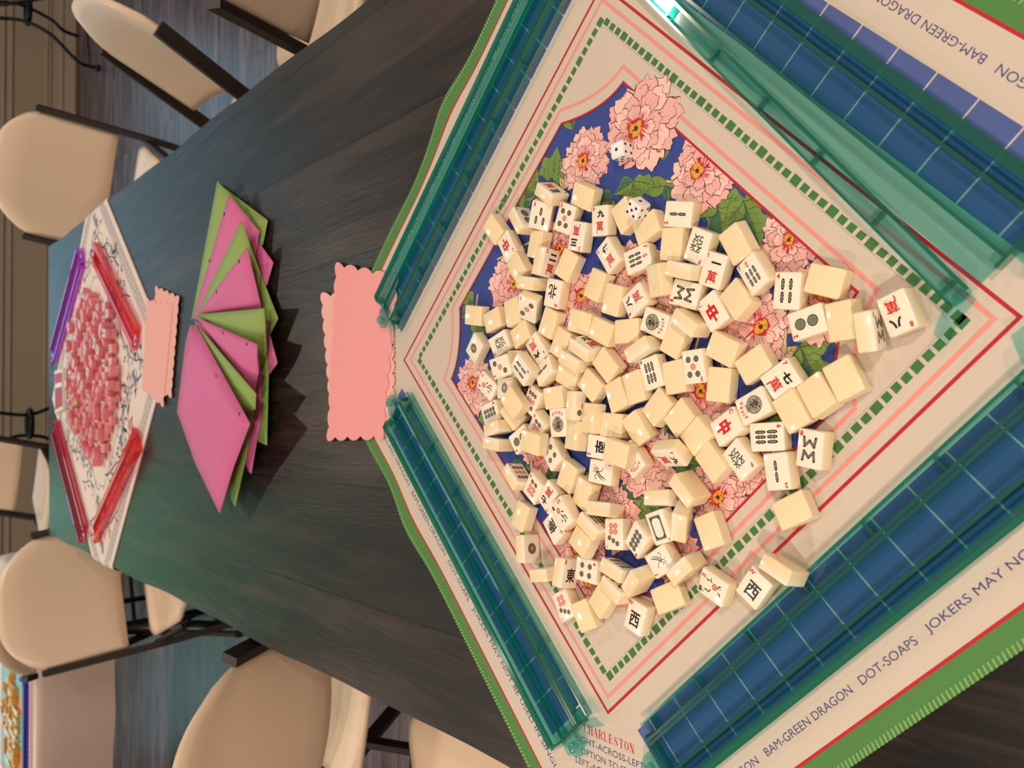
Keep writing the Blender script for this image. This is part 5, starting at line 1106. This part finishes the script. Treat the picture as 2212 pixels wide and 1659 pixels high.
def bloom(a, b, r):
    for j in range(7):
        t = 2 * PI * j / 7 + rf.random(); FP([(a + r * .55 * math.cos(t) + r * .5 * math.cos(u) * (1 + .1 * math.sin(5 * u)), b + r * .55 * math.sin(t) + r * .5 * math.sin(u)) for u in [2 * PI * k / 12 for k in range(12)]], zf + .0004 + j * .00003, 1); 
        FP([(a + r * .55 * math.cos(t) + r * .43 * math.cos(u), b + r * .55 * math.sin(t) + r * .43 * math.sin(u)) for u in [2 * PI * k / 12 for k in range(12)]], zf + .00041 + j * .00003, 0 if j % 3 else 2)
    FP(circ(a, b, r * .4, 10), zf + .0007, 2); FP(circ(a, b, r * .2, 8), zf + .00073, 1)
for side in range(4):
    for (a, b, an, n, w_) in ((-.15, -.22, -.4, 9, .006), (.12, -.23, -2.6, 8, .005), (.26, -.30, 2.9, 9, .006), (-.3, -.3, .3, 7, .005), (.05, -.34, .4, 6, .004), (-.1, -.35, .2, 6, .004), (.3, -.2, -1.9, 5, .004)):
        c_, s_ = ((1, 0), (0, 1), (-1, 0), (0, -1))[side]; branch(a * c_ - b * s_, a * s_ + b * c_, an + side * PI / 2, n, w_)
    for (a, b, r) in ((.02, -.285, .024), (-.22, -.29, .02), (.22, -.26, .022), (.3, -.32, .016), (-.32, -.33, .016)):
        c_, s_ = ((1, 0), (0, 1), (-1, 0), (0, -1))[side]; bloom(a * c_ - b * s_, a * s_ + b * c_, r)
bm.normal_update(); up_normals(bm)
far_mat = finish('game_mat', bm, [Q_white, Q_blue, Q_mid, Q_edge]); tag(far_mat, 'white game mat with blue branches, corners hanging over the table edges', 'game mat')
ZF = TZ + .0006
PKA = (clear_mat('magenta_clear_plastic', (.97, .62, .80), .1, .06, C8(230, 40, 130), .05), clear_mat('magenta_wall', (.93, .60, .92), .2, .1, C8(220, 70, 230), .2), clear_mat('violet_edge', (.80, .30, .95), .3, .1, C8(200, 90, 255), .8))
PKB = (clear_mat('rose_clear_plastic', (.97, .72, .78), .1, .05, C8(240, 60, 110), .04), clear_mat('rose_wall', (.97, .66, .74), .15, .05, C8(240, 60, 110), .1), clear_mat('neon_coral_edge', (1, .3, .28), .15, .1, C8(255, 62, 50), .85))
PKC = (clear_mat('pink_clear_plastic', (.96, .66, .80), .1, .06, C8(230, 60, 120), .05), clear_mat('hot_pink_wall', (.96, .6, .76), .2, .06, C8(235, 60, 120), .12), clear_mat('hot_pink_edge', (.95, .3, .5), .25, .1, C8(240, 60, 130), .6))
def rack_outer(Q0, Q1, mats, label, group, s=1.05, push=None, z0=ZF):
    Q0, Q1 = Vector(Q0[:2]), Vector(Q1[:2]); c = FC; d = (Q1 - Q0).normalized(); n = Vector((-d.y, d.x))
    side = -1 if (c - Q0).dot(n) > 0 else 1
    inn = n * (-side) * .0655 * s
    return rack(Q0 + inn, Q1 + inn, side, mats, label, group, s=s, z0=z0, push=push)
GP = 'pink clear racks around the blue and white mat'
rack_outer((.072, 2.440), (.352, 2.085), PKA, 'clear pink tile rack with violet rim, at the blue and white mat', GP)
rack_outer((.345, 1.885), (.095, 1.500), PKB, 'clear pink tile rack with neon coral rim, touching the pink scalloped cards', GP)
rack_outer((-.505, 2.03), (-.215, 2.410), PKC, 'clear hot pink tile rack without coral rim, on the blue and white mat', GP)
rack_outer((-.205, 1.480), (-.480, 1.860), PKB, 'clear pink tile rack with neon coral rim reaching over the mat onto dark wood', GP)
# pink tiles
T_pink = mat('pink_tile_plastic', C8(240, 142, 152), .22); T_pface = mat('pink_tile_face', C8(238, 214, 206), .25); P_olive = mat('engraved_olive', C8(96, 110, 70), .4); P_navy = mat('engraved_navy', C8(40, 52, 104), .4)
def pink_mesh(d):
    bm = bmesh.new(); rounded(bm, TW, TL, TT, .0015, 2); z = TT / 2
    if d:
        f = bm.faces.new([bm.verts.new((x * mm, y * mm, z + .00004)) for x, y in ((-9.8, -13), (9.8, -13), (9.8, 13), (-9.8, 13))]); f.material_index = 1
        def A(pts, mi): f = bm.faces.new([bm.verts.new((x * mm, y * mm, z + .00008)) for x, y in pts]); f.material_index = mi
        if d == 1: A(circ(0, 4.8, 4), 2); A(circ(0, -5, 4), 3)
        elif d == 2:
            for x in (-3.5, 3.5): A(stroke_poly([(x, -8), (x, 8)], 2.4), 3)
        elif d == 3: A(circ(0, 0, 6), 2)
        else: A(stroke_poly([(-5, 6), (4, 7), (-2, 0), (5, -5), (-3, -8)], 1.8), 3); A(stroke_poly([(-6, 0), (6, 1)], 1.6), 2)
    me = bpy.data.meshes.new('pink_tile'); bm.normal_update(); bm.to_mesh(me); bm.free()
    for m in (T_pink, T_pface, P_olive, P_navy): me.materials.append(m)
    return me
PM = [pink_mesh(k) for k in range(5)]
PG = [(.232, 2.03), (.155, 1.735), (-.01, 1.655), (-.128, 1.675), (-.262, 1.80), (-.245, 1.975), (-.104, 2.18), (.10, 2.14)]
def inside(x, y, P_):
    c = False
    for i in range(len(P_)):
        (x0, y0), (x1, y1) = P_[i - 1], P_[i]
        if (y0 > y) != (y1 > y) and x < (x1 - x0) * (y - y0) / (y1 - y0) + x0: c = not c
    return c
rp = random.Random(21); S_ = 1.04; base = []; row = 0; y = 1.64
PLAB = {'b': 'pink tile with its plain pink back up, heaped on the blue and white mat', 'f': 'pink tile showing its engraved pale face, heaped on the blue and white mat', 's': 'pink tile standing on its long edge, heaped on the blue and white mat'}
def pink(x, y, z, kind, rz):
    me = PM[0] if kind == 'b' else rp.choice(PM[1:])
    o = bpy.data.objects.new('pink_tile', me); COL.objects.link(o); o.location = (x, y, z); o.scale = (S_,) * 3
    o.rotation_euler = {'b': (0, 0, rz), 'f': (0, 0, rz), 's': (R(90), 0, rz)}[kind] if kind != 's' else (0, 0, 0)
    if kind == 's': o.rotation_euler = (Matrix.Rotation(rz, 3, 'Z') @ Matrix.Rotation(R(90), 3, 'Y')).to_euler()
    return tag(o, PLAB[kind], 'mahjong tile', 'pink tiles heaped on the far mat')
tops = []
while y < 2.2:
    x = -.29 + (row % 2) * .0175
    while x < .27:
        px_, py_ = x + rp.uniform(-.002, .002), y + rp.uniform(-.002, .002)
        if inside(px_, py_, PG):
            k = rp.choice('bbffss'); rz = rp.uniform(-.3, .3) + rp.choice((0, PI / 2, 0))
            if k == 's': rz = rp.uniform(0, PI)
            h = (TT if k != 's' else TW) * S_ / 2 + .0015; pink(px_, py_, ZF + .0014 + h, k, rz)
            if k in 'bf': tops.append((px_, py_))
        x += .0375
    y += .0335; row += 1
for i, (x, y_) in enumerate(tops):
    if i % 3 == 0: pink(x, y_, ZF + .0029 + TT * S_ * 1.5 + .0007 + .0105 * 0, rp.choice('bf'), rp.uniform(0, PI))
# card box and gilt die on the far mat
t = thing('card_box', 'small burgundy and white box lying at the far corner of the blue and white mat', 'box', (0, 0, 0)); q = [U(128, 802), U(146, 796), U(147, 883), U(129, 893)]
cc = sum(q, Vector()) / 4; t.location = (cc.x, cc.y, ZF + .0014)
bm = bmesh.new(); prism(bm, [(p.x - cc.x, p.y - cc.y) for p in q], 0, .012); bmesh.ops.recalc_face_normals(bm, faces=bm.faces); finish('box_body', bm, mat('box_white', C8(236, 226, 216), .5), t)
bm = bmesh.new(); poly(bm, [((p.x - cc.x) * .84, (p.y - cc.y) * .9) for p in q], .0123); bm.normal_update(); up_normals(bm); finish('lid_label', bm, mat('burgundy_print', C8(176, 78, 96), .5), t)
bm = bmesh.new(); k0 = (q[0] * .8 + q[3] * .2) - cc; k1 = (q[1] * .8 + q[2] * .2) - cc; k2 = (q[1] * .62 + q[2] * .38) - cc; k3 = (q[0] * .62 + q[3] * .38) - cc
poly(bm, [((k.x) * .6, k.y * .8) for k in (k0, k1, k2, k3)], .0125); bm.normal_update(); up_normals(bm); finish('paper_sticker', bm, mat('sticker_white', C8(240, 236, 230), .5), t)
bm = bmesh.new(); box(bm, -.008, .008, -.008, .008, -.008, .008, 0, .0025, 3); o = finish('die', bm, mat('gilt_metal', C8(214, 178, 110), .25, metal=1.0)); p = U(181, 874, .03); o.location = (p.x, p.y, TZ + .046); o.rotation_euler = (.2, .1, .5); tag(o, 'small shiny gold coloured die on top of the pink tiles', 'die')
# ---------------------------------------------------------------- folding chairs
H_pl = mat('beige_chair_plastic', C8(232, 206, 180), .42, var=.02, scale=90, bump=.05); H_fr = mat('dark_brown_frame', C8(40, 30, 26), .5, spec=.35); H_ft = mat('black_rubber', C8(18, 18, 18), .7)
def spots(m):
    nt = m.node_tree; b = nt.nodes['Principled BSDF']; src = b.inputs['Base Color'].links[0].from_socket
    n = nt.nodes.new('ShaderNodeTexVoronoi'); n.inputs['Scale'].default_value = 60; tc = nt.nodes.new('ShaderNodeTexCoord'); nt.links.new(tc.outputs['Object'], n.inputs['Vector'])
    r = nt.nodes.new('ShaderNodeValToRGB'); r.color_ramp.elements[0].position = .045; r.color_ramp.elements[0].color = (.5, .38, .3, 1); r.color_ramp.elements[1].position = .07; nt.links.new(n.outputs['Distance'], r.inputs[0])
    x = nt.nodes.new('ShaderNodeMix'); x.data_type = 'RGBA'; x.blend_type = 'MULTIPLY'; x.inputs[0].default_value = .7; nt.links.new(src, x.inputs[6]); nt.links.new(r.outputs[0], x.inputs[7]); nt.links.new(x.outputs[2], b.inputs['Base Color'])
spots(H_pl)
def shell(nu, nv, fn, th):
    """double-sided moulded panel; fn(u, v) -> centre point, normal offset gives thickness"""
    bm = bmesh.new(); g = [[Vector(fn(i / nu, j / nv)) for j in range(nv + 1)] for i in range(nu + 1)]; F, Bk = [], []
    for i in range(nu + 1):
        F.append([]); Bk.append([])
        for j in range(nv + 1):
            du = g[min(nu, i + 1)][j] - g[max(0, i - 1)][j]; dv = g[i][min(nv, j + 1)] - g[i][max(0, j - 1)]; n = du.cross(dv).normalized()
            e = min(i, nu - i, j, nv - j); k = 1.0 if e > 1 else (.85 if e == 1 else .45)
            F[i].append(bm.verts.new(g[i][j] + n * th * k / 2)); Bk[i].append(bm.verts.new(g[i][j] - n * th * k / 2))
    for i in range(nu):
        for j in range(nv):
            bm.faces.new((F[i][j], F[i + 1][j], F[i + 1][j + 1], F[i][j + 1])); bm.faces.new((Bk[i][j + 1], Bk[i + 1][j + 1], Bk[i + 1][j], Bk[i][j]))
    for i in range(nu): bm.faces.new((F[i][0], Bk[i][0], Bk[i + 1][0], F[i + 1][0])); bm.faces.new((F[i + 1][nv], Bk[i + 1][nv], Bk[i][nv], F[i][nv]))
    for j in range(nv): bm.faces.new((F[0][j + 1], Bk[0][j + 1], Bk[0][j], F[0][j])); bm.faces.new((F[nu][j], Bk[nu][j], Bk[nu][j + 1], F[nu][j + 1]))
    for f in bm.faces: f.smooth = True
    return bm
def sqc(u, v, pw=2.6):
    """square to rounded square"""
    x, y = 2 * u - 1, 2 * v - 1; return x, y
def make_chair(label, x, y, yaw, group='beige folding chairs'):
    t = thing('folding_chair', label, 'chair', (x, y, 0), yaw, group)
    def back(u, v):
        X = 2 * u - 1; Zt = .885 - .085 * abs(X) ** 3.2; Zb = .525 + .010 * (X * X); z = Zb + (Zt - Zb) * v
        wd = .232 - .012 * (1 - v) - .030 * max(0, v - .72) ** 2 / .08
        return (X * wd, -.105 - .115 * v - .045 * (1 - X * X) + .012 * max(0, v - .8) * -4 - .006, z)
    bm = shell(22, 14, back, .022); bmesh.ops.recalc_face_normals(bm, faces=bm.faces); finish('backrest', bm, H_pl, t)
    def seat(u, v):
        X = 2 * u - 1; wd = .215 * (1 - .10 * (1 - v)) - .05 * max(0, v - .8) ** 2 / .04 - .03 * max(0, .15 - v) ** 2 / .0225
        return (X * wd, -.17 + .41 * v, .440 + .012 * v - .018 * (1 - X * X) * math.sin(PI * min(1, v * 1.1)) - .04 * max(0, v - .9) ** 2 * 100 * .3)
    bm = shell(18, 18, seat, .028); bmesh.ops.recalc_face_normals(bm, faces=bm.faces); finish('seat', bm, H_pl, t)
    for s in (-1, 1):
        bm = bmesh.new(); bar(bm, (s * .236, -.212, .775), (s * .236, -.045, .42), .018, .034, upv=(0, 1, .3)); bar(bm, (s * .236, -.045, .42), (s * .236, .225, .01), .018, .034, upv=(0, 1, .5)); finish('front_leg', bm, H_fr, t)
        bm = bmesh.new(); bar(bm, (s * .214, .13, .425), (s * .214, -.26, .01), .016, .03, upv=(0, 1, -.5)); finish('rear_leg', bm, H_fr, t)
        bm = bmesh.new(); bar(bm, (s * .225, -.07, .45), (s * .225, .15, .425), .012, .03); finish('seat_bracket', bm, H_fr, t)
    for q0, q1 in (((-.236, .165, .105), (.236, .165, .105)), ((-.214, -.20, .075), (.214, -.20, .075))):
        bm = bmesh.new(); bar(bm, q0, q1, .02, .02); finish('cross_brace', bm, H_fr, t)
    for s in (-1, 1):
        for q in ((s * .236, .228), (s * .214, -.263)):
            bm = bmesh.new(); box(bm, q[0] - .012, q[0] + .012, q[1] - .02, q[1] + .02, 0, .025, bev=.004); finish('foot_cap', bm, H_ft, t)
    return t
make_chair('beige folding chair at the far right corner of the long table', .6, 2.56, R(151))
make_chair('beige folding chair seen edge-on beside the right side of the long table', .58, 1.58, R(78))
make_chair('beige folding chair cut by the top edge of the photo beside the dark table', .93, 1.16, R(-6))
make_chair('beige folding chair at the far left of the long table', -.7, 2.37, R(206))
make_chair('beige speckled folding chair in front, its back filling the lower edge of the photo', -.72, 1.13, R(-12))
make_chair('beige folding chair at the bottom edge of the photo, nearest to the viewer', -.87, .55, R(-83))
make_chair('beige folding chair seen from its side behind the chair at the far left', -.88, 3.0, R(0))
make_chair('pale folding chair in the distance beyond the far end of the long table', -.62, 4.35, R(150), 'folding chairs at the next tables')
make_chair('pale folding chair half hidden behind the chair at the far left', -1.15, 4.1, R(200), 'folding chairs at the next tables')
# ---------------------------------------------------------------- second table with satin cloth
X1, Y0, Y1, X0 = -.83, 2.80, 3.62, -2.7
t = thing('folding_table', 'folding table hidden by a pale satin cloth, its dark legs showing below', 'table', ((X0 + X1) / 2, (Y0 + Y1) / 2, 0))
def rel3(o, p): return (p[0] - o.location.x, p[1] - o.location.y, p[2] - o.location.z)
bm = bmesh.new(); box(bm, X0 - t.location.x, X1 - t.location.x, Y0 - t.location.y, Y1 - t.location.y, .70, .738, bev=.008); finish('tabletop', bm, H_pl, t)
for x in (-1.05, -2.45):
    bm = bmesh.new(); lx = x - t.location.x
    for yy in (Y0 + .22, Y1 - .22): tube(bm, [(lx, yy - t.location.y, .70), (lx, yy - t.location.y, .02)], .013, 8)
    tube(bm, [(lx, Y0 + .08 - t.location.y, .02), (lx, Y1 - .08 - t.location.y, .02)], .014, 8); finish('leg', bm, mat('black_tube', C8(16, 16, 18), .4), t)
Y_cl = mat('satin_cloth', C8(214, 190, 180), .42, var=.03, scale=3, spec=.6)
bm = bmesh.new(); rc = random.Random(8)
def cloth_pt(s, d):   # s along the perimeter, d down the side
    return None
nx, ny = 40, 20; V = [[bm.verts.new((X0 - .01 + (X1 - X0 + .02) * i / nx, Y0 - .012 + (Y1 - Y0 + .024) * j / ny, .7420)) for j in range(ny + 1)] for i in range(nx + 1)]
for i in range(nx):
    for j in range(ny): bm.faces.new((V[i][j], V[i + 1][j], V[i + 1][j + 1], V[i][j + 1]))
def skirt(edge, dirv, along, drop):
    prev = edge; n = len(edge)
    for k in range(1, 10):
        f = k / 9; row = []
        for i, v in enumerate(edge):
            s = i / (n - 1); wv = .030 * f * (.35 + .9 * math.sin(s * 23 + 1.3 * math.sin(s * 9)) * math.sin(s * 5.1 + 1) + .4 * math.sin(s * 41))
            dz = drop * f * (1 + .03 * math.sin(s * 7))
            row.append(bm.verts.new(Vector(v.co) + Vector(dirv) * (.008 * min(1, f * 4) + max(-.004, wv)) + Vector((0, 0, -dz))))
        for i in range(n - 1): bm.faces.new((prev[i], prev[i + 1], row[i + 1], row[i]))
        prev = row
skirt([V[i][0] for i in range(nx + 1)], (0, -1, 0), 0, .27); skirt([V[nx][j] for j in range(ny + 1)], (1, 0, 0), 0, .27)
skirt([V[i][ny] for i in range(nx + 1)], (0, 1, 0), 0, .27); skirt([V[0][j] for j in range(ny + 1)], (-1, 0, 0), 0, .27)
bmesh.ops.recalc_face_normals(bm, faces=bm.faces)
for f in bm.faces: f.smooth = True
o = finish('tablecloth', bm, Y_cl); md = o.modifiers.new('s', 'SUBSURF'); md.levels = 1; md.render_levels = 1; tag(o, 'pale pinkish satin tablecloth with soft creases hanging at the lower left of the photo', 'tablecloth')
# its mat: white with red lines, pale blue middle
W2c = (-1.42, 3.22); zz2 = .7428
bm = bmesh.new()
def sqr(h, z, mi, h2=None): poly(bm, [(W2c[0] - h, W2c[1] - (h2 or h)), (W2c[0] + h, W2c[1] - (h2 or h)), (W2c[0] + h, W2c[1] + (h2 or h)), (W2c[0] - h, W2c[1] + (h2 or h))], z, mi)
prism(bm, [(W2c[0] - .41, W2c[1] - .39), (W2c[0] + .41, W2c[1] - .39), (W2c[0] + .41, W2c[1] + .39), (W2c[0] - .41, W2c[1] + .39)], zz2, zz2 + .0018, 0)
for h, mi in ((.385, 1), (.365, 0), (.265, 1), (.250, 2)): sqr(h, zz2 + .0019 + (.41 - h) * .001, mi)
for sd in range(4):
    for k in range(34):
        u = -.33 + k * .02; tri = [(u, -.345), (u + .018, -.345), (u + .009, -.31 - .008 * (k % 2))]
        poly(bm, [((W2c[0] + a, W2c[1] + b), (W2c[0] - b, W2c[1] + a), (W2c[0] - a, W2c[1] - b), (W2c[0] + b, W2c[1] - a))[sd] for a, b in tri], zz2 + .0022, 3)
for a, b, r_ in ((-.1, -.2, .05), (.12, -.18, .04), (0, .1, .06)): poly(bm, [(W2c[0] + a + r_ * (1 + .3 * math.sin(3 * u)) * math.cos(u), W2c[1] + b + r_ * math.sin(u)) for u in [i * PI / 12 for i in range(24)]], zz2 + .0023, 4)
bm.normal_update()
for f in bm.faces:
    if f.normal.z < -.5 and f.calc_center_median().z > zz2 + .0018: f.normal_flip()
o = finish('game_mat', bm, [mat('cool_white_print', C8(232, 232, 240), .6), mat('raspberry_print', C8(206, 52, 78), .6), mat('aqua_print', C8(140, 206, 222), .6), mat('violet_print', C8(104, 92, 176), .6), mat('peach_print', C8(240, 160, 130), .6)])
tag(o, 'white game mat with raspberry red lines and aqua middle on the cloth covered table', 'game mat')
PUR = (clear_mat('purple_clear_plastic', (.62, .50, .95), .1, .06, C8(80, 40, 190), .15), clear_mat('purple_wall', (.5, .3, .9), .2, .06, C8(80, 40, 190), .3), clear_mat('purple_edge', (.35, .12, .8), .25, .1, C8(74, 24, 170), .55))
rack((W2c[0] + .25, W2c[1] - .275), (W2c[0] - .22, W2c[1] - .275), 1, PUR, 'clear purple tile rack nearest the front edge of the cloth covered table', 'purple racks', z0=zz2 + .003)
rack((W2c[0] - .275, W2c[1] - .25), (W2c[0] - .275, W2c[1] + .22), 1, PUR, 'clear purple tile rack set crosswise on the cloth covered table', 'purple racks', z0=zz2 + .003)
T_y = mat('mustard_tile_plastic', C8(222, 160, 60), .25); T_yw = mat('white_tile_face', C8(244, 240, 226), .25)
bm = bmesh.new(); rounded(bm, TW, TL, TT, .0015, 2)
for f in bm.faces: f.material_index = 1 if f.calc_center_median().z > .001 else 0
me = bpy.data.meshes.new('mustard_tile'); bm.normal_update(); bm.to_mesh(me); bm.free(); me.materials.append(T_y); me.materials.append(T_yw)
ry = random.Random(4); x = W2c[0] - .20
while x < W2c[0] + .2:
    yv = W2c[1] - .2
    while yv < W2c[1] + .15:
        if ((x - W2c[0]) / .2) ** 2 + ((yv - W2c[1] + .03) / .17) ** 2 < 1:
            k = ry.choice('bfs'); o = bpy.data.objects.new('mustard_tile', me); COL.objects.link(o); h = TT / 2 if k != 's' else TW / 2
            o.location = (x + ry.uniform(-.002, .002), yv + ry.uniform(-.002, .002), zz2 + .003 + h)
            rz = ry.uniform(-.3, .3) + ry.choice((0, PI / 2)); M_ = {'f': Matrix.Identity(3), 'b': Matrix.Rotation(PI, 3, 'X'), 's': Matrix.Rotation(PI / 2, 3, 'Y')}[k]
            o.rotation_euler = (Matrix.Rotation(rz, 3, 'Z') @ M_).to_euler(); tag(o, {'f': 'mustard tile with white face up, heaped on the cloth covered table', 'b': 'mustard tile with mustard back up, heaped on the cloth covered table', 's': 'mustard and white tile on its edge, heaped on the cloth covered table'}[k], 'mahjong tile', 'mustard tiles on the cloth covered table')
        yv += .036
    x += .036
# ---------------------------------------------------------------- wrought iron bases near the back wall
H_ir = mat('black_iron', C8(20, 20, 22), .4, metal=.5)
def VP(u, v, y):
    d = -up2 * ((u - 1106) / 1710.15) - rt2 * ((v - 829.5) / 1710.15) + fw; p = Vector((-0.03746, -0.52162, TZ + 0.56995)); return p + d * ((y - p.y) / d.y)
def smooth(pts, n=6):
    P_ = [Vector(p) for p in pts]; out = []
    for i in range(len(P_) - 1):
        p0, p1, p2, p3 = P_[max(0, i - 1)], P_[i], P_[i + 1], P_[min(len(P_) - 1, i + 2)]
        for k in range(n):
            t_ = k / n; out.append(.5 * ((2 * p1) + (p2 - p0) * t_ + (2 * p0 - 5 * p1 + 4 * p2 - p3) * t_ ** 2 + (3 * p1 - p0 - 3 * p2 + p3) * t_ ** 3))
    return out + [P_[-1]]
def iron(name, label, lines, ringc, y, r=.011):
    base = VP(*ringc[0], y); t = thing(name, label, 'table base', (base.x, base.y, 0))
    for ln in lines:
        bm = bmesh.new(); pts = [VP(u, v, yy) for u, v, yy in ln]; tube(bm, [p - t.location for p in smooth(pts)], r, 8)
        o = finish('curved_leg', bm, H_ir, t)
        e = pts[-1]
        if e.z < .06:
            bm = bmesh.new(); tube(bm, [(0, 0, 0), (0, 0, .012), (0, 0, .03)], [.022, .022, .012], 10); finish('foot', bm, H_ir, o, loc=(e.x - t.location.x, e.y - t.location.y, 0.0))
    bm = bmesh.new(); (u0, v0), (u1, v1) = ringc; a, b = VP(u0, v0, y), VP(u1, v1, y); c = (a + b) / 2; rad = (a - b).length / 2
    tube(bm, [c - t.location + Vector((rad * math.cos(k * PI / 12), rad * .8 * math.sin(k * PI / 12), 0)) for k in range(24)], .017, 8, closed=True); finish('ring', bm, H_ir, t)
iron('iron_table_base', 'black wrought iron table base with ring, top left of photo',
     [[(-60, 5, 5.2), (0, 4, 5.2), (50, 12, 5.2), (110, 42, 5.2), (137, 66, 5.2), (168, 78, 5.35)], [(-60, 40, 5.2), (0, 39, 5.2), (58, 47, 5.15), (110, 75, 5.1), (150, 115, 5.1), (175, 137, 5.1), (206, 146, 5.1)], [(-40, 10, 5.2), (20, 8, 5.1), (120, -10, 5.0), (188, -30, 4.9)]], ((60, -2), (60, 50)), 5.2)
iron('iron_table_base', 'black wrought iron table base beyond the middle of the long table end',
     [[(-40, 886, 5.2), (0, 892, 5.2), (60, 896, 5.2), (105, 882, 5.2), (170, 850, 5.15)], [(-40, 1000, 5.2), (0, 960, 5.2), (30, 944, 5.2), (64, 941, 5.2), (105, 948, 5.2), (170, 985, 5.15)]], ((64, 886), (64, 944)), 5.2)
iron('iron_table_base', 'thin black iron stand beside the wall, top left of photo',
     [[(150, -60, 5.0), (190, -10, 4.95), (186, 40, 4.9), (190, 100, 4.9), (194, 138, 4.9)]], ((150, -60), (150, -100)), 5.0, r=.006)
for k in list(bpy.data.collections): pass
